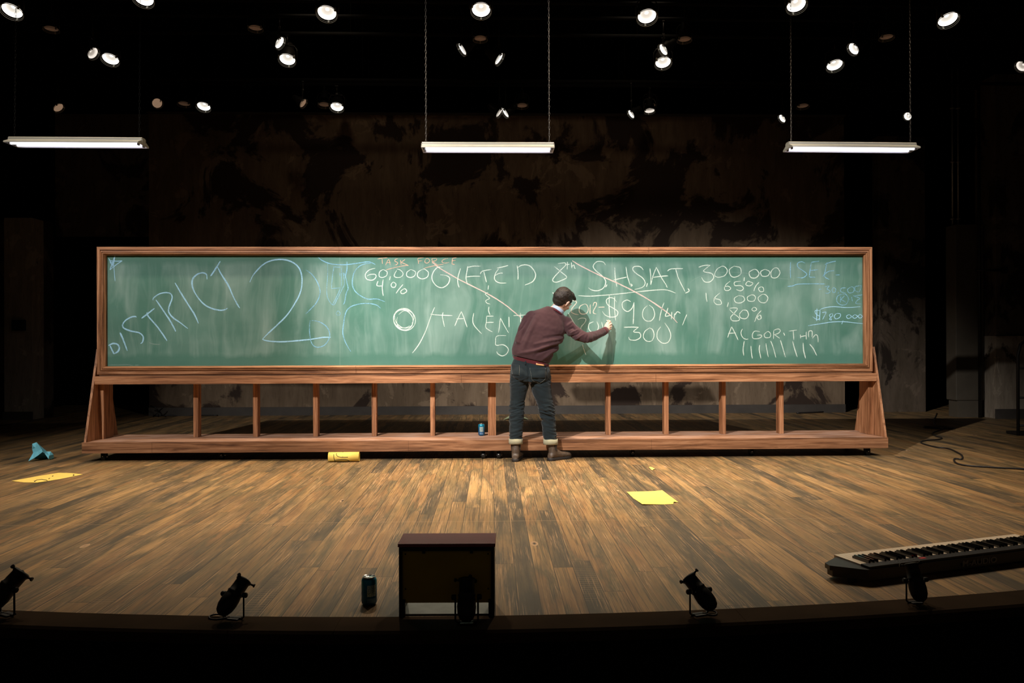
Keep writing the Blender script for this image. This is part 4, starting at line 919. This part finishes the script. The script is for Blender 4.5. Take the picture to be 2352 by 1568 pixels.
def mat_cloth(name, col, rough=.9, weave=500, var=.18):
    t = NT(name); o = t.n('ShaderNodeNewGeometry').outputs['Position']
    f = t.noise(o, weave, 2); g = t.noise(o, 9, 4)
    c = t.ramp(t.math('MULTIPLY_ADD', g, .6, t.math('MULTIPLY', f, .4)), [(.3, tuple(c*(1-var) for c in col)), (.7, tuple(c*(1+var) for c in col))])
    t.bump(f, .2, .001); t.b.inputs['Sheen Weight'].default_value = .12
    return t.done(c, rough, 0, .15)
m_skin = plain('skin', (.70, .45, .35), .5, 0, .05, 60); m_sw = mat_cloth('maroon_brown_knit', (.052, .0245, .0275), .95, 420, .14)
m_rib = mat_cloth('dark_red_ribbing', (.085, .014, .019), .9, 500); m_jean = mat_cloth('dark_blue_green_denim', (.0095, .0155, .0185), .85, 600, .3)
m_cuff = mat_cloth('pale_denim_cuff', (.32, .30, .20), .9, 500); m_shirt = mat_cloth('pale_blue_shirt_cloth', (.42, .52, .66), .8, 500, .05)
m_boot = plain('worn_brown_leather', (.070, .046, .030), .55, 0, .35, 30); m_sole = plain('black_boot_sole', (.016, .013, .012), .6)
m_tan = plain('tan_leather_patch', (.62, .30, .12), .6, 0, .1, 60); m_el = plain('dark_elastic', (.02, .015, .012), .85)
m_stitch = plain('grey_stitching', (.16, .17, .15), .8)
def mat_hair():
    t = NT('dark_brown_hair'); o = t.n('ShaderNodeNewGeometry').outputs['Position']; x, y, z = t.xyz()
    f = t.noise(t.vec(t.math('MULTIPLY', x, 260), t.math('MULTIPLY', y, 260), t.math('MULTIPLY', z, 70)), 1, 4, .6, .8)
    t.bump(f, .8, .004); return t.done(t.ramp(f, [(.3, (.006, .004, .003)), (.7, (.028, .017, .012))]), .5, 0, .4)
m_hair = mat_hair()

man = empty('person', (.42, 7.36, 0), 0, 'man in maroon sweater and dark jeans, seen from behind, writing on the board', 'person')
P = at
# head frame
hy, hp, hr = math.radians(38), math.radians(24), math.radians(25)
HR = Matrix.Rotation(-hy, 3, 'Z') @ Matrix.Rotation(-hp, 3, 'X') @ Matrix.Rotation(hr, 3, 'Y')
HC = P(1291.5, 690.5, 7.37)
def hh(x, y, z): return HC + HR @ Vector((x, y, z))
b = MB()
HB = lambda c, r: b.ball(hh(*c), r, HR, 28, 20)
HB((0, -.012, .03), (.074, .094, .082)); HB((0, .035, -.03), (.060, .062, .075)); HB((0, .048, -.082), (.042, .042, .032)); HB((0, .015, -.07), (.055, .055, .04))
b.tube([hh(0, .085, .012), hh(0, .103, -.012), hh(0, .112, -.032), hh(0, .098, -.038)], [.009, .010, .014, .008], 10)      # nose
HB((.010, .106, -.034), (.008, .008, .007)); HB((-.010, .106, -.034), (.008, .008, .007))
HB((0, .095, -.062), (.022, .008, .006)); HB((0, .094, -.071), (.019, .009, .006))                                      # lips
for s in (-1, 1):
    HB((s*.030, .088, .022), (.020, .010, .006)); HB((s*.030, .083, .005), (.013, .011, .010)); HB((s*.040, .068, -.025), (.022, .022, .018))
    b.tube([hh(s*.074, -.006, -.030), hh(s*.081, -.013, -.012), hh(s*.086, -.015, .008), hh(s*.083, -.004, .020), hh(s*.078, .008, .012), hh(s*.075, .006, -.010)], [.006, .0065, .0065, .0065, .006, .005], 10)
    HB((s*.078, -.004, .0), (.008, .014, .020))
neck0 = P(1274, 716, 7.37); b.tube([P(1268, 732, 7.38), neck0, P(1284, 703, 7.375), hh(0, -.02, -.02)], [.062, .060, .056, .058], 18)
# torso, arms, legs under the clothes
def ring(cx, cy, hw, tilt, Yc, bb, n=28, e=2.3):
    c = P(cx, cy, Yc); a = hw/F_PX*Yc; t = math.radians(tilt); ex = Vector((math.cos(t), 0, math.sin(t))); out = []
    for k in range(n):
        q = 2*math.pi*k/n; cc, ss = math.cos(q), math.sin(q)
        out.append(c + ex*a*math.copysign(abs(cc)**(2/e), cc) + Vector((0, 1, 0))*bb*math.copysign(abs(ss)**(2/e), ss))
    return out
TORSO = [(1220, 834, 41, -13, 7.38, .115), (1219, 825, 44, -13, 7.38, .128), (1221, 813, 47.5, -14, 7.38, .142), (1230, 791, 50, -17, 7.385, .152), (1241, 769, 52, -18, 7.39, .152),
         (1251, 750, 52, -15, 7.39, .145), (1257, 735, 49, -12, 7.385, .128), (1262, 722, 40, -11, 7.38, .108), (1268, 713.5, 25, -13, 7.375, .085), (1274, 708, 15, -22, 7.37, .066)]
b.loft([ring(x, y, w-(11 if i < 7 else 4), t, Y, d-(.045 if i < 7 else .014)) for i, (x, y, w, t, Y, d) in enumerate(TORSO)])
LA = [(1214, 729, 7.37), (1203, 754, 7.34), (1195, 784, 7.31), (1199, 802, 7.40), (1207, 815, 7.49)]; LAr = [.052, .053, .053, .052, .040]
RA = [(1291, 742, 7.385), (1312, 757, 7.35), (1331, 770, 7.30), (1346, 775.5, 7.27), (1366, 771, 7.38), (1386, 761, 7.50)]; RAr = [.070, .066, .058, .053, .045, .036]
b.tube([P(*p) for p in LA], [r-.017 for r in LAr[:-1]]+[.028], 14); b.tube([P(*p) for p in RA], [r-.024 for r in RAr[:-1]]+[.028], 14)
LL = [(1194, 862, 7.37), (1192, 890, 7.38), (1188.5, 918, 7.39), (1187, 938, 7.39), (1186, 962, 7.37), (1184.7, 1012, 7.355)]; LLr = [.094, .086, .071, .067, .066, .058]
RL = [(1242, 864, 7.37), (1243, 888, 7.37), (1250, 915, 7.36), (1255.5, 938, 7.36), (1259, 962, 7.37), (1264.5, 1012, 7.37)]; RLr = [.100, .096, .080, .071, .067, .060]
b.tube([P(*p) for p in LL]+[P(1184.5, 1019, 7.355)], [r-.030 for r in LLr]+[.026], 16); b.tube([P(*p) for p in RL]+[P(1264.8, 1019, 7.37)], [r-.032 for r in RLr]+[.026], 16)
PEL = [(1220, 827, 39, -12, 7.38, .108), (1219, 845, 46, -8, 7.375, .128), (1218.5, 863, 47, -4, 7.372, .135), (1217, 876, 43, 0, 7.375, .115)]
b.loft([ring(x, y, w-11, t, Y, d-.05) for x, y, w, t, Y, d in PEL[:3]])
# right hand closed round the chalk
W = P(1388.5, 760.5, 7.525)
fing = [((1396.5, 742.5, 7.565), (1401.5, 738.0, 7.600), (1398, 736.0, 7.628), (1395.5, 737.5, 7.640)), ((1399, 746.5, 7.560), (1404, 743.5, 7.592), (1401, 740.5, 7.622), (1397.5, 740.5, 7.634)),
        ((1399.5, 751.3, 7.555), (1404.2, 749.5, 7.585), (1400.5, 747.5, 7.612), (1396.5, 747.0, 7.612)), ((1398.2, 756.0, 7.548), (1402.4, 755.0, 7.574), (1399.5, 753.0, 7.597), (1396, 752.0, 7.594))]
b.tube([P(1384, 763, 7.49), W, P(1393, 754, 7.55)], [.030, .026, .026], 12)
for m_, pp, dp, tp in fing:
    b.tube([W.lerp(P(*m_), .25), P(*m_)], [.014, .0125], 10)
    b.tube([P(*m_), P(*pp), P(*dp), P(*tp)], [.0108, .0098, .0085, .0075], 10); b.ball(P(*pp), .0100, None, 12, 8)
b.tube([P(1389.5, 755, 7.55), P(1391, 747.5, 7.585), P(1394, 741.5, 7.615), P(1396.5, 739.2, 7.634)], [.014, .0115, .0098, .008], 10)
# left hand resting, out of sight in front of the hips
LW = P(1209, 818, 7.50); b.tube([P(*LA[-1]), LW], [.028, .024], 10)
for i in range(4):
    k0 = P(1207+i*4.2, 829, 7.535); b.tube([LW.lerp(k0, .3), k0], [.013, .0125], 10); b.tube([k0, P(1206.5+i*4.6, 836+(i in (1, 2))*1.5, 7.556), P(1206+i*4.8, 842+(i in (1, 2))*2, 7.55)], [.0105, .0095, .008], 10)
b.tube([LW, P(1219, 822, 7.53), P(1226, 827, 7.545)], [.014, .011, .009], 10)
body = finish('body', remesh(b, .0034, 3, .4), m_skin, man)
# eyes
b = MB()
for s in (-1, 1): b.ball(hh(s*.030, .0885, .006), (.0085, .006, .0045), HR, 12, 8)
b.build('eyes', plain('eye_white_brown', (.25, .22, .2), .2), body, True)
# hair
b = MB()
HB((0, -.026, .042), (.083, .094, .086)); HB((0, -.045, -.012), (.069, .058, .062)); HB((0, -.046, .014), (.077, .076, .062)); HB((0, .030, .088), (.066, .060, .040)); HB((.010, .074, .090), (.048, .032, .024)); HB((.02, .098, .088), (.028, .016, .013)); HB((.025, .110, .082), (.014, .010, .008))
for s in (-1, 1): HB((s*.060, -.005, .035), (.020, .060, .040)); HB((s*.070, .018, .005), (.006, .012, .022))
me = remesh(b, .0032, 3, .5)
def hf(p, n):
    q = HR.transposed() @ (p-HC); k = max(0, min(1, (q.z-.0)/.09))
    return .002*noise.noise(Vector((q.x*70, q.y*45, q.z*60))) + k*.002*noise.noise(Vector((q.x*38, q.y*24, q.z*38+4))) + k*.002*noise.noise(q*160)
displace(me, hf); finish('hair', me, m_hair, man)
# shirt collar
cn = Vector((.56, .12, .83)).normalized(); cc = P(1279.5, 714.0, 7.366); qa = cn.orthogonal().normalized(); qb = cn.cross(qa)
b = MB(); rg = []
for h, r in ((-.018, .0670), (.012, .0650), (.027, .0640), (.029, .0615), (.027, .0600), (-.018, .0625)):
    rg.append([cc + cn*h + (qa*math.cos(a)+qb*math.sin(a))*r for a in [2*math.pi*k/36 for k in range(36)]])
b.loft(rg, False, True, True); b.build('shirt_collar', m_shirt, man, True)
# sweater
b = MB(); b.loft([ring(*t) for t in TORSO[1:-1] + [(1273.5, 709.5, 18, -22, 7.37, .073)]]); b.tube([P(*p) for p in LA], LAr, 16); b.tube([P(*p) for p in RA], RAr, 16)
b.ball(P(1296, 742, 7.385), (.082, .075, .068), None); b.ball(P(1222, 729, 7.375), (.068, .068, .066), None)
me = remesh(b, .0055, 9, .55)
ff = folds([
    ([(1303, 782, 7.3), (1265, 792, 7.25), (1225, 806, 7.25), (1190, 812, 7.3)], .010, .016), ([(1300, 776, 7.3), (1262, 783, 7.25), (1228, 790, 7.25)], .007, .014),
    ([(1296, 790, 7.3), (1262, 800, 7.25), (1232, 813, 7.25)], -.011, .012), ([(1292, 797, 7.3), (1268, 808, 7.25), (1246, 826, 7.25)], .010, .015),
    ([(1284, 808, 7.3), (1262, 820, 7.25)], -.008, .010), ([(1300, 770, 7.3), (1275, 772, 7.25), (1250, 776, 7.25)], -.006, .012),
    ([(1226, 722, 7.3), (1216, 740, 7.25), (1204, 764, 7.25), (1196, 784, 7.25)], -.009, .012), ([(1232, 730, 7.3), (1216, 765, 7.25), (1202, 800, 7.25)], .007, .018),
    ([(1208, 738, 7.3), (1200, 752, 7.25), (1192, 760, 7.25)], -.007, .008),
    ([(1303, 748, 7.3), (1315, 741, 7.25), (1326, 752, 7.2)], .010, .012), ([(1306, 757, 7.3), (1318, 751, 7.2), (1324, 760, 7.2)], -.012, .009), ([(1311, 765, 7.3), (1322, 760, 7.2), (1330, 757, 7.2)], .010, .009),
    ([(1310, 774, 7.3), (1326, 768, 7.2), (1336, 760, 7.2)], -.008, .008), ([(1318, 782, 7.3), (1332, 774, 7.2), (1344, 766, 7.2)], .006, .009), ([(1345, 789, 7.3), (1348, 778, 7.2), (1352, 768, 7.2)], -.006, .008), ([(1358, 785, 7.3), (1362, 776, 7.2), (1364, 768, 7.2)], .004, .009),
    ([(1296, 740, 7.3), (1300, 760, 7.3), (1300, 778, 7.3)], -.007, .012)])
def swf(p, n):
    return 1.5*ff(p, n) + .0035*noise.noise(Vector((p.x*9+p.z*6, p.y*7, p.z*13))) + .0012*noise.noise(p*38)
displace(me, swf); sweater = finish('sweater', me, m_sw, man)
b = MB(); b.loft([ring(*t, 40) for t in [(1219, 826, 43.5, -13, 7.38, .126), (1219.5, 829, 43, -13, 7.38, .124), (1220, 833, 41.5, -13, 7.38, .119), (1220, 836.5, 40.5, -13, 7.38, .115), (1220, 836, 38, -13, 7.38, .107), (1220, 828, 38, -13, 7.38, .107)]], False, True)
b.build('hem_ribbing', m_rib, sweater, True)
b = MB(); b.tube([P(1382, 763.5, 7.485), P(1387, 761, 7.51), P(1392, 757.8, 7.535)], [.0395, .0375, .036], 20); b.build('wrist_ribbing', m_rib, sweater, True)
b = MB(); rg = []
for h, r in ((-.014, .084), (.002, .076), (.006, .073), (.003, .070), (-.014, .074)):
    rg.append([cc + cn*(h-.003) + Vector((-.004, 0, -.004)) + (qa*math.cos(a)+qb*math.sin(a))*r for a in [2*math.pi*k/36 for k in range(36)]])
b.loft(rg, False, True, True); b.build('neck_ribbing', m_rib, sweater, True)
# jeans
b = MB(); b.loft([ring(*t) for t in PEL]); b.tube([P(*p) for p in LL], LLr, 20); b.tube([P(*p) for p in RL], RLr, 20)
b.ball(P(1197, 858, 7.335), (.088, .098, .095), None); b.ball(P(1240, 860, 7.335), (.092, .100, .098), None)
me = remesh(b, .0050, 5, .5)
jf = folds([([(1214, 838, 7.2), (1215, 860, 7.2), (1214, 882, 7.2)], -.010, .010), ([(1178, 868, 7.2), (1195, 877, 7.2), (1213, 878, 7.2)], -.007, .008), ([(1215, 880, 7.2), (1240, 884, 7.2), (1262, 872, 7.2)], -.007, .009),
            ([(1215, 884, 7.2), (1226, 905, 7.2), (1236, 922, 7.2)], .007, .010)])
def jnf(p, n):
    z = p.z; kn = math.exp(-((z-.46)/.10)**2)+.8*math.exp(-((z-.74)/.05)**2)*.6+.45*math.exp(-((z-.24)/.08)**2)
    s = p.x*(1 if p.x > .38 else -1)
    v = noise.noise(Vector((p.x*7+1, p.y*9, z*34+s*12))); v2 = noise.noise(Vector((p.x*11+8, p.y*9, z*62-s*16)))
    return jf(p, n) + kn*(.017*(1-abs(v)*2.6)*.7+.005*v2) + .002*noise.noise(p*22)
displace(me, jnf); jeans = finish('jeans', me, m_jean, man)
bv = BVHTree.FromPolygons([v.co.copy() for v in me.vertices], [tuple(q.vertices) for q in me.polygons])
def proj(px, py, off=.002):
    d = ray(px, py).normalized(); h = bv.ray_cast(Vector((0, 0, CAM_H)), d)
    return (h[0]+h[1]*off) if h[0] else None
def decal(name, quad, mat, parent, off=.003, nx=10, ny=8, th=.0025):
    b = MB(); G = []
    for j in range(ny+1):
        row_ = []
        for i in range(nx+1):
            u, v = i/nx, j/ny
            x = (quad[0][0]*(1-u)+quad[1][0]*u)*(1-v)+(quad[3][0]*(1-u)+quad[2][0]*u)*v; y = (quad[0][1]*(1-u)+quad[1][1]*u)*(1-v)+(quad[3][1]*(1-u)+quad[2][1]*u)*v
            q = proj(x, y, off); row_.append(b.bm.verts.new(q) if q else None)
        G.append(row_)
    for j in range(ny):
        for i in range(nx):
            q = [G[j][i], G[j][i+1], G[j+1][i+1], G[j+1][i]]
            if all(q): b._f(q, True)
    o = b.build(name, mat, parent, True); s = o.modifiers.new('thickness', 'SOLIDIFY'); s.thickness = th; s.offset = 0; return o
decal('leather_patch', [(1231, 831.5), (1249, 834.5), (1249, 841), (1231, 838)], m_tan, jeans, .007, 8, 4)
def seam(pts, name='stitching'):
    b = MB(); Q = []
    for x, y in [(v.x, v.y) for v in smooth_pts([Vector((x, y, 0)) for x, y in pts], 4)]:
        q = proj(x, y, .0015)
        if q: Q.append(q)
    if len(Q) > 1: b.tube(Q, .0011, 5)
    return b
pk = decal('back_pocket', [(1217, 844.5), (1254, 846), (1253, 868), (1222, 868)], m_jean, jeans, .0035, 12, 10, .003)
seam([(1217, 844.5), (1236, 846), (1254, 846)]).build('stitching', m_stitch, pk, True); seam([(1254, 846), (1254, 858), (1252, 870), (1239, 880)]).build('stitching', m_stitch, pk, True); seam([(1217, 845), (1220, 860), (1223, 873), (1239, 880)]).build('stitching', m_stitch, pk, True)
pk = decal('back_pocket', [(1175, 836), (1193, 838), (1192, 862), (1177, 860)], m_jean, jeans, .0035, 10, 10, .003)
seam([(1174, 836), (1184, 837.5), (1193, 838)]).build('stitching', m_stitch, pk, True); seam([(1193, 838), (1193.5, 850), (1192, 863)]).build('stitching', m_stitch, pk, True)
for quad in ([(1206, 826), (1209, 826.5), (1208, 838), (1205, 837.5)], [(1251, 834), (1253.5, 834.5), (1252, 842), (1249.5, 841.5)]):
    decal('belt_loop', quad, m_jean, jeans, .006, 3, 6, .003)
for c0, c1, r in (((1184.7, 1006.5, 7.356), (1184.5, 1018.5, 7.352), .0655), ((1264.3, 1007.5, 7.37), (1264.8, 1019.5, 7.37), .0690)):
    b = MB(); a, e = P(*c0), P(*c1); rg = []
    for t, rr in ((0, r-.006), (.02, r), (.5, r+.001), (1, r+.001), (1, r-.006), (.0, r-.010)):
        c = a.lerp(e, t); rg.append([c+Vector((math.cos(q)*rr, math.sin(q)*rr, .002*math.sin(3*q))) for q in [2*math.pi*k/32 for k in range(32)]])
    b.loft(rg, False, True); b.build('cuff', m_cuff, jeans, True)
# boots
def boot(hx, hyy, yaw, shaft_top):
    R = Matrix.Rotation(yaw, 3, 'Z'); base = Vector((hx, hyy, 0)); T = lambda x, y, z: base + R @ Vector((x, y, z))
    b = MB()
    def sec(y, w, h, z0=.022, n=16): return [T(math.cos(q)*w, y, z0 + (h-z0)*(.5+.5*math.sin(q)) if True else 0) for q in [2*math.pi*k/n for k in range(n)]]
    b.loft([sec(.002, .024, .064, .014), sec(.015, .035, .085, .014), sec(.05, .039, .105, .014), sec(.09, .038, .115, .014), sec(.125, .042, .093, .014), sec(.165, .047, .076, .014), sec(.205, .050, .072, .014), sec(.245, .046, .068, .014), sec(.272, .033, .058, .014), sec(.285, .014, .042, .016)])
    top = shaft_top
    loc = [T(0, .05, .06), T(0, .046, .11), Vector((top.x*.6+T(0, .046, 0).x*.4, top.y*.6+T(0, .046, 0).y*.4, .165)), top]
    b.tube(loc, [.040, .039, .040, .044], 18, True, False, 1.0)
    me = remesh(b, .004, 5, .5)
    displace(me, lambda p, n: .0012*noise.noise(p*40))
    o = finish('boot', me, m_boot, man)
    b = MB()
    out = lambda z, g: [T(x*g*.92, y*.985, z) for x, y in [(-.030, .0), (-.038, .03), (-.038, .10), (-.044, .16), (-.051, .21), (-.045, .255), (-.025, .284), (0, .292), (.025, .284), (.045, .255), (.051, .21), (.044, .16), (.038, .10), (.038, .03), (.030, .0), (0, -.008)]]
    b.loft([out(.0, .97), out(.010, 1.0), out(.022, 1.0), out(.027, .96)], True, True); b.build('sole', m_sole, o, True)
    for s in (-1, 1):
        b = MB(); b.prism([T(s*.040, .036, .165), T(s*.040, .064, .165), T(s*.038, .058, .115), T(s*.037, .050, .095), T(s*.038, .042, .115)], R @ Vector((s*.006, 0, 0))); b.build('elastic_panel', m_el, o, True)
    b = MB(); t0 = top + R @ Vector((0, -.042, -.02)); b.tube([t0, t0+Vector((.002, -.006, .03)), t0+Vector((.014, -.010, .034)), t0+Vector((.016, -.007, .004))], .005, 6); b.build('pull_tab', m_el, o, True)
    return o
boot(.216, 7.292, math.radians(-10), P(1184.7, 1009, 7.356)); boot(.540, 7.335, math.radians(-50), P(1264.5, 1009, 7.37))
b = MB(); b.tube([P(1399, 739.5, 7.618), P(1396, 737.2, 7.640), P(1393.6, 735.6, YS-.002)], .0045, 10)
tag(b.build('chalk_stick', M['chalk_white'] if False else plain('white_chalk_stick', (.85, .84, .8), .9)), 'short stick of white chalk held in the man\'s right hand against the board', 'chalk')
